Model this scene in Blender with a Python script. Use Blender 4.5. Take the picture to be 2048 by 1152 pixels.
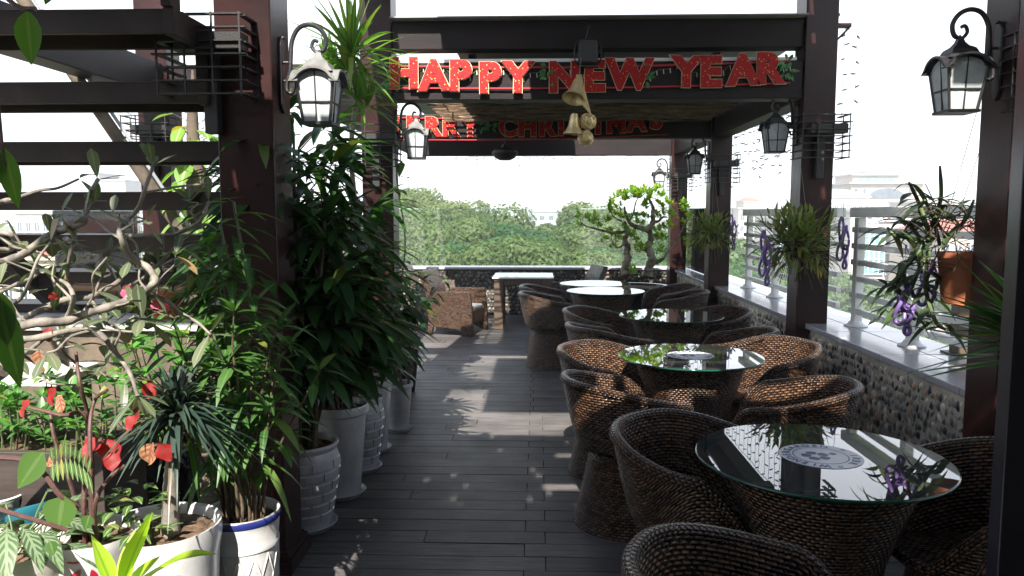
import bpy, math, random
import numpy as np
from mathutils import Vector, Matrix, Euler

for _o in list(bpy.data.objects):
    bpy.data.objects.remove(_o)
scene = bpy.context.scene
COL = scene.collection
R = math.radians
rnd = random.Random(7)

# ------------------------------------------------------------------ camera, world, sun, exposure
F = 1550.0                       # focal length in pixels of a 2048 px wide picture
PITCH, YAW, CAMZ = 5.53, 1.92, 1.60
cam_d = bpy.data.cameras.new('camera')
cam_d.sensor_width = 36.0
cam_d.lens = 36.0 * F / 2048.0
cam_d.clip_start = 0.05
cam_d.clip_end = 3000
cam = bpy.data.objects.new('camera', cam_d)
COL.objects.link(cam)
cam.location = (0, 0, CAMZ)
cam.rotation_euler = (R(90 - PITCH), 0, R(YAW))
scene.camera = cam

SUN_S = (0.10, 1.05)             # shadow shift per metre of height, (x, y)
_d = Vector((SUN_S[0], SUN_S[1], -1)).normalized()
sun_d = bpy.data.lights.new('sun', 'SUN')
sun_d.energy = 5.0
sun_d.angle = R(0.55)
sun_d.color = (1.0, 0.94, 0.85)
sun = bpy.data.objects.new('sun', sun_d)
COL.objects.link(sun)
sun.location = (-3, -9, 12)
sun.rotation_euler = _d.to_track_quat('-Z', 'Y').to_euler()

w = bpy.data.worlds.new('World')
scene.world = w
w.use_nodes = True
wn = w.node_tree.nodes
sky = wn.new('ShaderNodeTexSky')
sky.sky_type = 'NISHITA'
sky.sun_disc = False
sky.sun_elevation = math.asin(-_d.z)
sky.sun_rotation = math.atan2(-_d.x, -_d.y)
sky.air_density = 1.0
sky.dust_density = 1.0
sky.ozone_density = 1.0
hz = wn.new('ShaderNodeMix')        # humid white haze over the blue
hz.data_type = 'RGBA'
hz.inputs[7].default_value = (6.6, 7.0, 7.6, 1)
tcw = wn.new('ShaderNodeTexCoord')
spw = wn.new('ShaderNodeSeparateXYZ')
mrw = wn.new('ShaderNodeMapRange')
mrw.interpolation_type = 'SMOOTHSTEP'
for _i, _v in enumerate((0.30, 0.66, 0.94, 0.10), 1):
    mrw.inputs[_i].default_value = _v
w.node_tree.links.new(tcw.outputs['Generated'], spw.inputs[0])
w.node_tree.links.new(spw.outputs[2], mrw.inputs[0])
w.node_tree.links.new(mrw.outputs[0], hz.inputs[0])
w.node_tree.links.new(sky.outputs[0], hz.inputs[6])
w.node_tree.links.new(hz.outputs[2], wn['Background'].inputs[0])
wn['Background'].inputs[1].default_value = 0.10

scene.view_settings.view_transform = 'Standard'
scene.view_settings.look = 'None'
scene.view_settings.exposure = 1.5
scene.view_settings.gamma = 1.0
scene.view_settings.use_curve_mapping = False
scene.render.engine = 'CYCLES'
scene.cycles.max_bounces = 8
scene.cycles.transparent_max_bounces = 24
scene.cycles.caustics_reflective = False
scene.cycles.caustics_refractive = False
scene.cycles.sample_clamp_indirect = 6

_p, _y = R(PITCH), R(YAW)
_rot = Matrix.Rotation(_y, 3, 'Z')
_fw = _rot @ Vector((0, math.cos(_p), -math.sin(_p)))
_up = _rot @ Vector((0, math.sin(_p), math.cos(_p)))
_rt = _rot @ Vector((1, 0, 0))
CAM = Vector((0, 0, CAMZ))


def at(px, py, Y):
    """World point at depth Y that stands where pixel (px, py) of the 2048 px photo shows it."""
    d = _rt * ((px - 1024) / F) + _up * (-(py - 576) / F) + _fw
    return CAM + d * (Y / d.y)


def onz(px, py, z):
    d = _rt * ((px - 1024) / F) + _up * (-(py - 576) / F) + _fw
    return CAM + d * ((z - CAMZ) / d.z)


# ------------------------------------------------------------------ materials
def new_mat(name):
    m = bpy.data.materials.new(name)
    m.use_nodes = True
    nt = m.node_tree
    return m, nt, nt.nodes, nt.links, nt.nodes['Principled BSDF']


def M(name, c1, c2=None, scale=6.0, rough=0.5, bump=0.0, bscale=60.0, metallic=0.0, stretch=(1, 1, 1), island=0.0, detail=6.0, spec=0.5, rvar=0.0, blotch=0.0, bsize=1.3):
    m, nt, n, l, b = new_mat(name)
    c2 = c2 or tuple(x * 0.75 for x in c1)
    tc = n.new('ShaderNodeTexCoord')
    mp = n.new('ShaderNodeMapping')
    mp.inputs['Scale'].default_value = stretch
    l.new(tc.outputs['Object'], mp.inputs[0])
    ns = n.new('ShaderNodeTexNoise')
    ns.inputs['Scale'].default_value = scale
    ns.inputs['Detail'].default_value = detail
    l.new(mp.outputs[0], ns.inputs['Vector'])
    rp = n.new('ShaderNodeValToRGB')
    rp.color_ramp.elements[0].position = 0.34
    rp.color_ramp.elements[1].position = 0.66
    rp.color_ramp.elements[0].color = (*c2, 1)
    rp.color_ramp.elements[1].color = (*c1, 1)
    l.new(ns.outputs['Fac'], rp.inputs[0])
    out = rp.outputs[0]
    if island:
        g = n.new('ShaderNodeNewGeometry')
        mr = n.new('ShaderNodeMapRange')
        mr.inputs[3].default_value = 1 - island
        mr.inputs[4].default_value = 1 + island
        l.new(g.outputs['Random Per Island'], mr.inputs[0])
        mx = n.new('ShaderNodeVectorMath')
        mx.operation = 'SCALE'
        l.new(out, mx.inputs[0])
        l.new(mr.outputs[0], mx.inputs['Scale'])
        out = mx.outputs[0]
    if blotch:                       # wear and old stains in large uneven patches
        n3 = n.new('ShaderNodeTexNoise')
        n3.inputs['Scale'].default_value = bsize
        n3.inputs['Detail'].default_value = 9
        n3.inputs['Roughness'].default_value = 0.68
        l.new(tc.outputs['Object'], n3.inputs['Vector'])
        m3 = n.new('ShaderNodeMapRange')
        for i_, v_ in enumerate((0.35, 0.65, 1 - blotch, 1 + blotch), 1):
            m3.inputs[i_].default_value = v_
        l.new(n3.outputs['Fac'], m3.inputs[0])
        x3 = n.new('ShaderNodeVectorMath')
        x3.operation = 'SCALE'
        l.new(out, x3.inputs[0])
        l.new(m3.outputs[0], x3.inputs['Scale'])
        out = x3.outputs[0]
    l.new(out, b.inputs['Base Color'])
    b.inputs['Roughness'].default_value = rough
    b.inputs['Metallic'].default_value = metallic
    b.inputs['Specular IOR Level'].default_value = spec
    if rvar:
        mr = n.new('ShaderNodeMapRange')
        mr.inputs[3].default_value = max(0.02, rough - rvar)
        mr.inputs[4].default_value = rough + rvar
        n2 = n.new('ShaderNodeTexNoise')
        n2.inputs['Scale'].default_value = scale * 0.7
        n2.inputs['Detail'].default_value = 8
        l.new(tc.outputs['Object'], n2.inputs['Vector'])
        l.new(n2.outputs['Fac'], mr.inputs[0])
        l.new(mr.outputs[0], b.inputs['Roughness'])
    if bump:
        nb = n.new('ShaderNodeTexNoise')
        nb.inputs['Scale'].default_value = bscale
        nb.inputs['Detail'].default_value = 5
        l.new(mp.outputs[0], nb.inputs['Vector'])
        bp = n.new('ShaderNodeBump')
        bp.inputs['Strength'].default_value = bump
        bp.inputs['Distance'].default_value = 0.01
        l.new(nb.outputs['Fac'], bp.inputs['Height'])
        l.new(bp.outputs[0], b.inputs['Normal'])
    return m


def leaf_mat(name, dark, light, rib=None, trans=0.35, rough=0.42, stripes=0, old=True):
    """Leaf: colour varies from leaf to leaf, a paler midrib along UV u=0.5, light comes through."""
    m, nt, n, l, b = new_mat(name)
    g = n.new('ShaderNodeNewGeometry')
    rp = n.new('ShaderNodeValToRGB')
    rp.color_ramp.elements[0].color = (*dark, 1)
    rp.color_ramp.elements[1].color = (*light, 1)
    rp.color_ramp.elements[1].position = 0.9
    _e = rp.color_ramp.elements.new(0.975)       # a few yellowing leaves
    _e.color = (light[0] * 1.8 + 0.03, light[1] * 1.15, light[2], 1) if old else (*light, 1)
    _e = rp.color_ramp.elements.new(1.0)
    _e.color = (light[0] * 1.9 + 0.05, light[1] * 0.8, light[2] * 0.8, 1) if old else (*light, 1)
    l.new(g.outputs['Random Per Island'], rp.inputs[0])
    col = rp.outputs[0]
    uv = n.new('ShaderNodeUVMap')
    sp = n.new('ShaderNodeSeparateXYZ')
    l.new(uv.outputs[0], sp.inputs[0])
    if rib:
        def mth(op, a, bb=None):
            q = n.new('ShaderNodeMath')
            q.operation = op
            for i, v in enumerate((a, bb)):
                if v is None:
                    continue
                if isinstance(v, (int, float)):
                    q.inputs[i].default_value = v
                else:
                    l.new(v, q.inputs[i])
            return q.outputs[0]
        dist = mth('ABSOLUTE', mth('SUBTRACT', sp.outputs[0], 0.5))
        f = mth('LESS_THAN', dist, 0.07)
        if stripes:
            s = mth('SINE', mth('MULTIPLY', mth('SUBTRACT', sp.outputs[1], mth('MULTIPLY', dist, 0.5)), stripes * 6.283))
            f = mth('MAXIMUM', f, mth('MULTIPLY', mth('GREATER_THAN', s, 0.15), mth('LESS_THAN', dist, 0.43)))
        mx = n.new('ShaderNodeMix')
        mx.data_type = 'RGBA'
        l.new(f, mx.inputs[0])
        l.new(col, mx.inputs[6])
        mx.inputs[7].default_value = (*rib, 1)
        col = mx.outputs[2]
    l.new(col, b.inputs['Base Color'])
    b.inputs['Roughness'].default_value = rough
    tr = n.new('ShaderNodeBsdfTranslucent')
    sc = n.new('ShaderNodeVectorMath')
    sc.operation = 'MULTIPLY'
    sc.inputs[1].default_value = (1.5, 1.7, 0.7)
    l.new(col, sc.inputs[0])
    l.new(sc.outputs[0], tr.inputs[0])
    ms = n.new('ShaderNodeMixShader')
    ms.inputs[0].default_value = trans
    l.new(b.outputs[0], ms.inputs[1])
    l.new(tr.outputs[0], ms.inputs[2])
    l.new(ms.outputs[0], n['Material Output'].inputs[0])
    return m


def weave_mat(name, ca, cb, strand=0.032, row=0.0140):
    """Flat rattan strands woven over and under: pattern in UV metres."""
    m, nt, n, l, b = new_mat(name)

    def mth(op, a, bb=None):
        q = n.new('ShaderNodeMath')
        q.operation = op
        for i, v in enumerate((a, bb)):
            if v is None:
                continue
            if isinstance(v, (int, float)):
                q.inputs[i].default_value = v
            else:
                l.new(v, q.inputs[i])
        return q.outputs[0]
    uv = n.new('ShaderNodeUVMap')
    sp = n.new('ShaderNodeSeparateXYZ')
    l.new(uv.outputs[0], sp.inputs[0])
    v = mth('DIVIDE', sp.outputs[1], row)
    rw = mth('FLOOR', v)
    u = mth('ADD', mth('DIVIDE', sp.outputs[0], strand), mth('MULTIPLY', rw, 0.5))
    fu, fv = mth('FRACT', u), mth('FRACT', v)
    su = mth('SINE', mth('MULTIPLY', fu, math.pi))
    sv = mth('SINE', mth('MULTIPLY', fv, math.pi))
    h = mth('MULTIPLY', mth('POWER', su, 0.6), mth('POWER', sv, 0.55))
    cx = n.new('ShaderNodeCombineXYZ')
    l.new(mth('FLOOR', u), cx.inputs[0])
    l.new(rw, cx.inputs[1])
    wnz = n.new('ShaderNodeTexWhiteNoise')
    wnz.noise_dimensions = '2D'
    l.new(cx.outputs[0], wnz.inputs['Vector'])
    rp = n.new('ShaderNodeValToRGB')
    rp.color_ramp.elements[0].color = (*ca, 1)
    rp.color_ramp.elements[1].color = (*cb, 1)
    l.new(wnz.outputs['Value'], rp.inputs[0])
    gap = n.new('ShaderNodeMapRange')
    gap.inputs[1].default_value = 0.15
    gap.inputs[2].default_value = 0.6
    gap.inputs[3].default_value = 0.10
    gap.inputs[4].default_value = 1.0
    l.new(h, gap.inputs[0])
    mx = n.new('ShaderNodeVectorMath')
    mx.operation = 'SCALE'
    l.new(rp.outputs[0], mx.inputs[0])
    l.new(gap.outputs[0], mx.inputs['Scale'])
    l.new(mx.outputs[0], b.inputs['Base Color'])
    b.inputs['Roughness'].default_value = 0.25
    bp = n.new('ShaderNodeBump')
    bp.inputs['Strength'].default_value = 1.0
    bp.inputs['Distance'].default_value = 0.010
    l.new(h, bp.inputs['Height'])
    l.new(bp.outputs[0], b.inputs['Normal'])
    return m


def glass_mat(name, tint=(0.86, 0.93, 0.9), haze=0.0, ior=1.5, gain=1.0, hazecol=(0.8, 0.85, 0.85)):
    m, nt, n, l, b = new_mat(name)
    n.remove(b)
    t = n.new('ShaderNodeBsdfTransparent')
    t.inputs[0].default_value = (*tint, 1)
    g = n.new('ShaderNodeBsdfGlossy')
    g.inputs['Roughness'].default_value = 0.0
    fr = n.new('ShaderNodeFresnel')
    fr.inputs[0].default_value = ior
    mu = n.new('ShaderNodeMath')
    mu.operation = 'MULTIPLY'
    mu.use_clamp = True
    mu.inputs[1].default_value = gain
    l.new(fr.outputs[0], mu.inputs[0])
    ms = n.new('ShaderNodeMixShader')
    l.new(mu.outputs[0], ms.inputs[0])
    last = t.outputs[0]
    if haze:
        d = n.new('ShaderNodeBsdfDiffuse')
        d.inputs[0].default_value = (*hazecol, 1)
        m2 = n.new('ShaderNodeMixShader')
        tc = n.new('ShaderNodeTexCoord')
        nz = n.new('ShaderNodeTexNoise')
        nz.inputs['Scale'].default_value = 3.0
        nz.inputs['Detail'].default_value = 8
        l.new(tc.outputs['Object'], nz.inputs['Vector'])
        mr = n.new('ShaderNodeMapRange')
        mr.inputs[1].default_value = 0.3
        mr.inputs[2].default_value = 0.7
        mr.inputs[3].default_value = haze * 0.6
        mr.inputs[4].default_value = haze * 1.4
        l.new(nz.outputs['Fac'], mr.inputs[0])
        l.new(mr.outputs[0], m2.inputs[0])
        l.new(t.outputs[0], m2.inputs[1])
        l.new(d.outputs[0], m2.inputs[2])
        last = m2.outputs[0]
    l.new(last, ms.inputs[1])
    l.new(g.outputs[0], ms.inputs[2])
    l.new(ms.outputs[0], n['Material Output'].inputs[0])
    return m


def pebble_mat(name, tan, gain=1.0):
    m, nt, n, l, b = new_mat(name)
    g = n.new('ShaderNodeNewGeometry')
    rp = n.new('ShaderNodeValToRGB')
    cr = rp.color_ramp
    cr.interpolation = 'CONSTANT'
    cr.elements[0].color = (0.02, 0.02, 0.022, 1)
    cr.elements[1].position = 0.16
    cr.elements[1].color = (0.07, 0.065, 0.06, 1)
    for p, c in ((0.3, (0.16, 0.145, 0.12)), (0.5, (0.26, 0.23, 0.185)), (0.7, tan), (0.86, (0.2, 0.19, 0.17)), (0.94, (0.33, 0.22, 0.15))):
        e = cr.elements.new(p)
        e.color = (*c, 1)
    l.new(g.outputs['Random Per Island'], rp.inputs[0])
    tc = n.new('ShaderNodeTexCoord')
    nz = n.new('ShaderNodeTexNoise')
    nz.inputs['Scale'].default_value = 60
    l.new(tc.outputs['Object'], nz.inputs['Vector'])
    mr = n.new('ShaderNodeMapRange')
    mr.inputs[3].default_value = 0.65 * gain
    mr.inputs[4].default_value = 1.3 * gain
    l.new(nz.outputs['Fac'], mr.inputs[0])
    mx = n.new('ShaderNodeVectorMath')
    mx.operation = 'SCALE'
    l.new(rp.outputs[0], mx.inputs[0])
    l.new(mr.outputs[0], mx.inputs['Scale'])
    l.new(mx.outputs[0], b.inputs['Base Color'])
    b.inputs['Roughness'].default_value = 0.45
    return m


def sparkle_mat(name):
    m, nt, n, l, b = new_mat(name)
    tc = n.new('ShaderNodeTexCoord')
    vo = n.new('ShaderNodeTexVoronoi')
    vo.inputs['Scale'].default_value = 34
    l.new(tc.outputs['Object'], vo.inputs['Vector'])
    rp = n.new('ShaderNodeValToRGB')
    rp.color_ramp.elements[0].position = 0.11
    rp.color_ramp.elements[0].color = (0.9, 0.62, 0.2, 1)
    rp.color_ramp.elements[1].position = 0.19
    rp.color_ramp.elements[1].color = (0.46, 0.004, 0.005, 1)
    l.new(vo.outputs['Distance'], rp.inputs[0])
    v2 = n.new('ShaderNodeTexVoronoi')
    v2.inputs['Scale'].default_value = 150
    l.new(tc.outputs['Object'], v2.inputs['Vector'])
    mx = n.new('ShaderNodeMix')
    mx.data_type = 'RGBA'
    mx.blend_type = 'MULTIPLY'
    mx.inputs[0].default_value = 0.5
    l.new(rp.outputs[0], mx.inputs[6])
    l.new(v2.outputs['Color'], mx.inputs[7])
    l.new(mx.outputs[2], b.inputs['Base Color'])
    b.inputs['Roughness'].default_value = 0.45
    b.inputs['Specular IOR Level'].default_value = 0.25
    bp = n.new('ShaderNodeBump')
    bp.inputs['Strength'].default_value = 0.5
    bp.inputs['Distance'].default_value = 0.004
    l.new(v2.outputs['Distance'], bp.inputs['Height'])
    l.new(bp.outputs[0], b.inputs['Normal'])
    return m


MT = {}
MT['post'] = M('painted_steel', (0.028, 0.0088, 0.0082), (0.016, 0.0058, 0.0058), blotch=0.3, bsize=2.5, scale=3, rough=0.34, bump=0.08, bscale=25, rvar=0.12, spec=0.3)
MT['beam'] = M('dark_timber', (0.017, 0.011, 0.012), (0.010, 0.007, 0.008), blotch=0.3, bsize=2.0, scale=4, spec=0.22, rough=0.5, bump=0.1, bscale=30, stretch=(0.4, 6, 6))
MT['tread'] = M('brown_steel', (0.040, 0.027, 0.024), (0.028, 0.019, 0.018), blotch=0.3, bsize=2.5, scale=5, spec=0.25, rough=0.48, bump=0.06, bscale=40, rvar=0.1)
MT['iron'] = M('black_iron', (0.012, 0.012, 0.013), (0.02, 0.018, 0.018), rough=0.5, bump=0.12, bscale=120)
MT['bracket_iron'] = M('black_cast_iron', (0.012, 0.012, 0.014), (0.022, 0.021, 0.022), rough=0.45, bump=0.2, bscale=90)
MT['pale_iron'] = M('pale_grey_cast_iron', (0.17, 0.17, 0.165), (0.09, 0.09, 0.09), scale=14, rough=0.65, bump=0.2, bscale=90)  # paler grey iron, only for the roofs of the left lanterns
MT['lamp_glass'] = M('frosted_lamp_glass', (0.46, 0.49, 0.50), (0.36, 0.39, 0.41), scale=20, rough=0.3, bump=0.25, bscale=220)
MT['twig'] = M('bamboo_twig', (0.17, 0.105, 0.06), (0.05, 0.034, 0.022), scale=9, rough=0.55, island=0.4)
MT['sheet'] = M('grey_roof_sheet', (0.32, 0.33, 0.35), (0.24, 0.25, 0.27), rough=0.5)
MT['underside'] = M('brown_roof_board', (0.05, 0.036, 0.03), (0.035, 0.026, 0.022), rough=0.6, stretch=(1, 12, 1), scale=4)
MT['deck'] = M('weathered_deck_board', (0.130, 0.120, 0.114), (0.062, 0.058, 0.057), blotch=0.38, bsize=1.1, scale=5, spec=0.42, rough=0.46, bump=0.35, bscale=18, stretch=(0.7, 14, 6), island=0.22, rvar=0.15)
MT['deckbase'] = M('deck_underlay', (0.012, 0.011, 0.011), rough=0.9)
MT['pebble'] = pebble_mat('river_pebble', (0.50, 0.44, 0.34), 1.45)
MT['pebble_dark'] = pebble_mat('dark_river_pebble', (0.22, 0.20, 0.15), 0.7)
MT['mortar'] = M('wall_mortar', (0.52, 0.47, 0.39), (0.38, 0.345, 0.29), blotch=0.3, bsize=3, scale=20, rough=0.9, bump=0.3)
MT['mortar_dark'] = M('dark_wall_mortar', (0.06, 0.052, 0.045), (0.035, 0.032, 0.03), scale=20, rough=0.9, bump=0.3)
MT['granite'] = M('polished_granite', (0.38, 0.375, 0.41), (0.30, 0.295, 0.33), scale=90, rough=0.16, bump=0.02)
MT['white_rail'] = M('white_rail_paint', (0.84, 0.84, 0.81), (0.74, 0.74, 0.71), scale=7, rough=0.4, bump=0.05)
MT['glass'] = glass_mat('clear_table_glass', (0.86, 0.94, 0.90), haze=0.05, gain=1.8)
MT['pane'] = glass_mat('dusty_pane_glass', (0.92, 0.96, 0.95), haze=0.03, gain=1.0)
MT['glass_edge'] = M('green_glass_edge', (0.012, 0.07, 0.042), (0.008, 0.045, 0.03), rough=0.08)
MT['pane_edge'] = M('pale_glass_edge', (0.45, 0.58, 0.54), rough=0.1)
MT['wicker'] = weave_mat('brown_woven_rattan', (0.026, 0.013, 0.009), (0.135, 0.070, 0.036))
MT['wicker_rim'] = weave_mat('wrapped_rattan_rim', (0.03, 0.016, 0.011), (0.12, 0.066, 0.036), strand=0.022, row=0.014)
MT['wicker_grey'] = weave_mat('faded_woven_rattan', (0.10, 0.08, 0.07), (0.30, 0.24, 0.19))
MT['letter'] = sparkle_mat('red_glitter')
MT['gold'] = M('gold_foil', (0.85, 0.68, 0.36), (0.70, 0.54, 0.26), scale=40, rough=0.3, metallic=0.55, bump=0.5, bscale=60)
MT['gold_trim'] = M('gold_trim', (0.85, 0.66, 0.40), rough=0.4)
MT['cord_red'] = M('red_tinsel_cord', (0.5, 0.015, 0.03), rough=0.5)
MT['wire'] = M('grey_wire', (0.16, 0.16, 0.17), rough=0.5)
MT['wire_dark'] = M('dark_wire', (0.03, 0.03, 0.03), rough=0.5)
MT['bulb'] = M('small_bulb', (0.10, 0.085, 0.07), rough=0.3)
MT['bulb_white'] = M('small_white_bulb', (0.75, 0.72, 0.65), rough=0.3)
MT['pot_white'] = M('white_glazed_ceramic', (0.58, 0.58, 0.59), (0.46, 0.455, 0.45), blotch=0.12, bsize=6, scale=7, rough=0.22, bump=0.05, bscale=8)
MT['pot_matt'] = M('white_painted_pot', (0.55, 0.55, 0.55), (0.38, 0.37, 0.355), blotch=0.15, bsize=6, scale=9, rough=0.5, bump=0.12, bscale=30)
MT['pot_cream'] = M('cream_stoneware', (0.60, 0.57, 0.52), (0.50, 0.47, 0.42), scale=9, rough=0.4, bump=0.3, bscale=22)
MT['pot_black'] = M('black_glazed_pot', (0.010, 0.010, 0.014), rough=0.12)
MT['terracotta'] = M('terracotta', (0.40, 0.13, 0.055), (0.30, 0.09, 0.04), scale=10, rough=0.75, bump=0.15)
MT['table_white'] = M('white_lacquer', (0.82, 0.82, 0.82), (0.76, 0.76, 0.76), scale=3, rough=0.07, spec=0.8)
MT['soil'] = M('potting_soil', (0.17, 0.105, 0.06), (0.05, 0.03, 0.02), scale=30, rough=0.95, bump=0.9, bscale=70)
MT['blue_band'] = M('cobalt_glaze', (0.02, 0.03, 0.16), rough=0.25)
MT['red_paint'] = M('red_glaze', (0.36, 0.01, 0.03), rough=0.3)
MT['cane'] = M('plant_cane', (0.13, 0.09, 0.055), (0.05, 0.035, 0.022), scale=30, rough=0.7, bump=0.4, bscale=60)
MT['pale_bark'] = M('pale_grey_bark', (0.24, 0.215, 0.18), (0.12, 0.105, 0.09), scale=16, rough=0.7, bump=0.5, bscale=40)
MT['bonsai_bark'] = M('gnarled_bark', (0.30, 0.25, 0.19), (0.12, 0.095, 0.07), scale=12, rough=0.8, bump=0.8, bscale=26)
MT['trunk_bark'] = M('tree_bark', (0.14, 0.105, 0.075), (0.07, 0.055, 0.04), scale=9, rough=0.85, bump=0.6, bscale=20)
MT['stem_green'] = M('green_stem', (0.10, 0.15, 0.05), (0.07, 0.10, 0.04), rough=0.5)
MT['stem_red'] = M('dark_red_stem', (0.10, 0.045, 0.035), (0.06, 0.03, 0.025), rough=0.6, bump=0.3)
MT['palm'] = leaf_mat('palm_leaf', (0.014, 0.045, 0.014), (0.04, 0.11, 0.024), trans=0.28, rough=0.36)
MT['bamboo'] = leaf_mat('bamboo_leaf', (0.03, 0.085, 0.02), (0.08, 0.18, 0.04), rib=(0.10, 0.2, 0.06), trans=0.35)
MT['dracaena'] = leaf_mat('dracaena_leaf', (0.06, 0.15, 0.025), (0.14, 0.26, 0.05), rib=(0.22, 0.34, 0.09), trans=0.4)
MT['lime'] = leaf_mat('lime_leaf', (0.30, 0.46, 0.03), (0.42, 0.58, 0.05), rib=(0.24, 0.40, 0.03), trans=0.45, rough=0.35)
MT['strap'] = leaf_mat('blue_green_strap_leaf', (0.016, 0.034, 0.026), (0.045, 0.072, 0.055), trans=0.15, rough=0.38)
MT['bush'] = leaf_mat('bush_leaf', (0.04, 0.13, 0.025), (0.10, 0.26, 0.05), rib=(0.13, 0.27, 0.07), trans=0.35)
MT['croton'] = leaf_mat('dark_bush_leaf', (0.02, 0.055, 0.018), (0.05, 0.12, 0.03), trans=0.3)
MT['adenium'] = leaf_mat('spatula_leaf', (0.06, 0.085, 0.045), (0.15, 0.175, 0.095), rib=(0.21, 0.235, 0.15), trans=0.25)
MT['calathea'] = leaf_mat('veined_leaf', (0.05, 0.10, 0.045), (0.08, 0.14, 0.06), rib=(0.20, 0.26, 0.15), trans=0.2, stripes=7)
MT['begonia'] = leaf_mat('red_begonia_leaf', (0.15, 0.006, 0.008), (0.44, 0.014, 0.010), rib=(0.24, 0.03, 0.03), trans=0.4, rough=0.6, stripes=3, old=False)
MT['begonia_dull'] = leaf_mat('faded_begonia_leaf', (0.30, 0.13, 0.075), (0.40, 0.26, 0.14), rib=(0.28, 0.09, 0.055), trans=0.3, stripes=4, old=False)
MT['zebra'] = leaf_mat('striped_fern_leaf', (0.05, 0.11, 0.03), (0.10, 0.18, 0.05), rib=(0.35, 0.42, 0.2), trans=0.3)
MT['heart'] = leaf_mat('heart_leaf', (0.05, 0.12, 0.025), (0.09, 0.18, 0.035), rib=(0.12, 0.2, 0.06), trans=0.45)
MT['pothos'] = leaf_mat('pothos_leaf', (0.10, 0.22, 0.03), (0.24, 0.38, 0.07), rib=(0.35, 0.46, 0.2), trans=0.4)
MT['orchid'] = leaf_mat('orchid_leaf', (0.07, 0.11, 0.025), (0.22, 0.26, 0.075), trans=0.3, rough=0.5)
MT['orchid_dark'] = leaf_mat('dark_orchid_leaf', (0.035, 0.06, 0.03), (0.07, 0.11, 0.05), trans=0.25, rough=0.45)
MT['spiky'] = leaf_mat('spiky_leaf', (0.025, 0.09, 0.012), (0.06, 0.17, 0.02), trans=0.3)
MT['bonsai_leaf'] = leaf_mat('bonsai_leaf', (0.10, 0.22, 0.035), (0.30, 0.42, 0.06), trans=0.45)
MT['holly'] = leaf_mat('holly_leaf', (0.03, 0.16, 0.04), (0.08, 0.26, 0.08), trans=0.1)
MT['pink'] = leaf_mat('pink_petal', (0.62, 0.06, 0.16), (0.72, 0.14, 0.26), trans=0.35, old=False)
MT['tree_a'] = leaf_mat('park_leaf', (0.035, 0.095, 0.028), (0.065, 0.15, 0.045), trans=0.42, rough=0.6, old=False)
MT['tree_b'] = leaf_mat('pale_park_leaf', (0.085, 0.13, 0.035), (0.14, 0.19, 0.06), trans=0.42, rough=0.6, old=False)
MT['tree_c'] = leaf_mat('street_leaf', (0.04, 0.09, 0.03), (0.09, 0.16, 0.05), trans=0.3, rough=0.6, old=False)
MT['purple'] = M('purple_plastic', (0.23, 0.14, 0.40), (0.18, 0.11, 0.33), rough=0.3)
MT['white_plastic'] = M('white_plastic', (0.72, 0.72, 0.70), rough=0.4)
MT['blue_plastic'] = M('blue_plastic', (0.03, 0.20, 0.27), (0.025, 0.16, 0.22), rough=0.35)
MT['white_shelf'] = M('white_stone_ledge', (0.72, 0.71, 0.69), (0.6, 0.59, 0.57), scale=5, rough=0.5, bump=0.1)
MT['dark_wood'] = M('dark_trough_wood', (0.06, 0.045, 0.038), (0.035, 0.027, 0.024), scale=5, rough=0.5, stretch=(1, 10, 10))
MT['bamboo_pole'] = M('bamboo_pole', (0.26, 0.15, 0.08), (0.16, 0.09, 0.05), scale=6, rough=0.45)
MT['logo_white'] = M('white_sticker', (0.80, 0.82, 0.84), rough=0.35)
MT['logo_blue'] = M('blue_print', (0.02, 0.03, 0.16), rough=0.35)
MT['plaster'] = M('white_plaster', (0.46, 0.44, 0.42), (0.40, 0.385, 0.37), scale=0.4, rough=0.8)
MT['plaster_grey'] = M('pale_plaster', (0.38, 0.38, 0.39), (0.32, 0.32, 0.33), scale=0.3, rough=0.8)
MT['plaster_warm'] = M('cream_plaster', (0.45, 0.38, 0.31), (0.38, 0.32, 0.26), scale=0.3, rough=0.8)
MT['teal_glass'] = M('teal_curtain_glass', (0.16, 0.34, 0.38), (0.10, 0.24, 0.29), scale=0.5, rough=0.08)
MT['dark_glass'] = M('dark_window_glass', (0.10, 0.13, 0.16), (0.06, 0.08, 0.1), scale=0.6, rough=0.08)
MT['green_roof'] = M('green_metal_roof', (0.22, 0.46, 0.38), rough=0.4)
MT['red_tile'] = M('red_roof_tile', (0.36, 0.11, 0.07), (0.26, 0.08, 0.05), scale=4, rough=0.7)
MT['asphalt'] = M('asphalt', (0.10, 0.10, 0.10), (0.07, 0.07, 0.07), scale=0.3, rough=0.9)
MT['pavement'] = M('pale_pavement', (0.40, 0.37, 0.35), (0.32, 0.30, 0.29), scale=0.3, rough=0.9)
MT['grass'] = M('park_ground', (0.10, 0.14, 0.05), (0.07, 0.09, 0.04), scale=0.2, rough=0.95)
MT['car_paint'] = M('white_car_paint', (0.7, 0.7, 0.7), rough=0.2)
MT['car_dark'] = M('dark_car_paint', (0.05, 0.055, 0.07), rough=0.2)
MT['tyre'] = M('black_tyre', (0.015, 0.015, 0.015), rough=0.9)
MT['cone'] = M('orange_cone', (0.6, 0.11, 0.03), rough=0.5)
MT['door_frame'] = M('black_door_frame', (0.012, 0.012, 0.018), rough=0.25)
MT['door_pane'] = glass_mat('tinted_door_glass', (0.10, 0.10, 0.14), gain=1.2)
MT['steel'] = M('brushed_steel', (0.5, 0.5, 0.5), rough=0.3, metallic=1.0)
MT['inner_brown'] = M('brown_shade', (0.10, 0.07, 0.05), rough=0.5)


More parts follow.
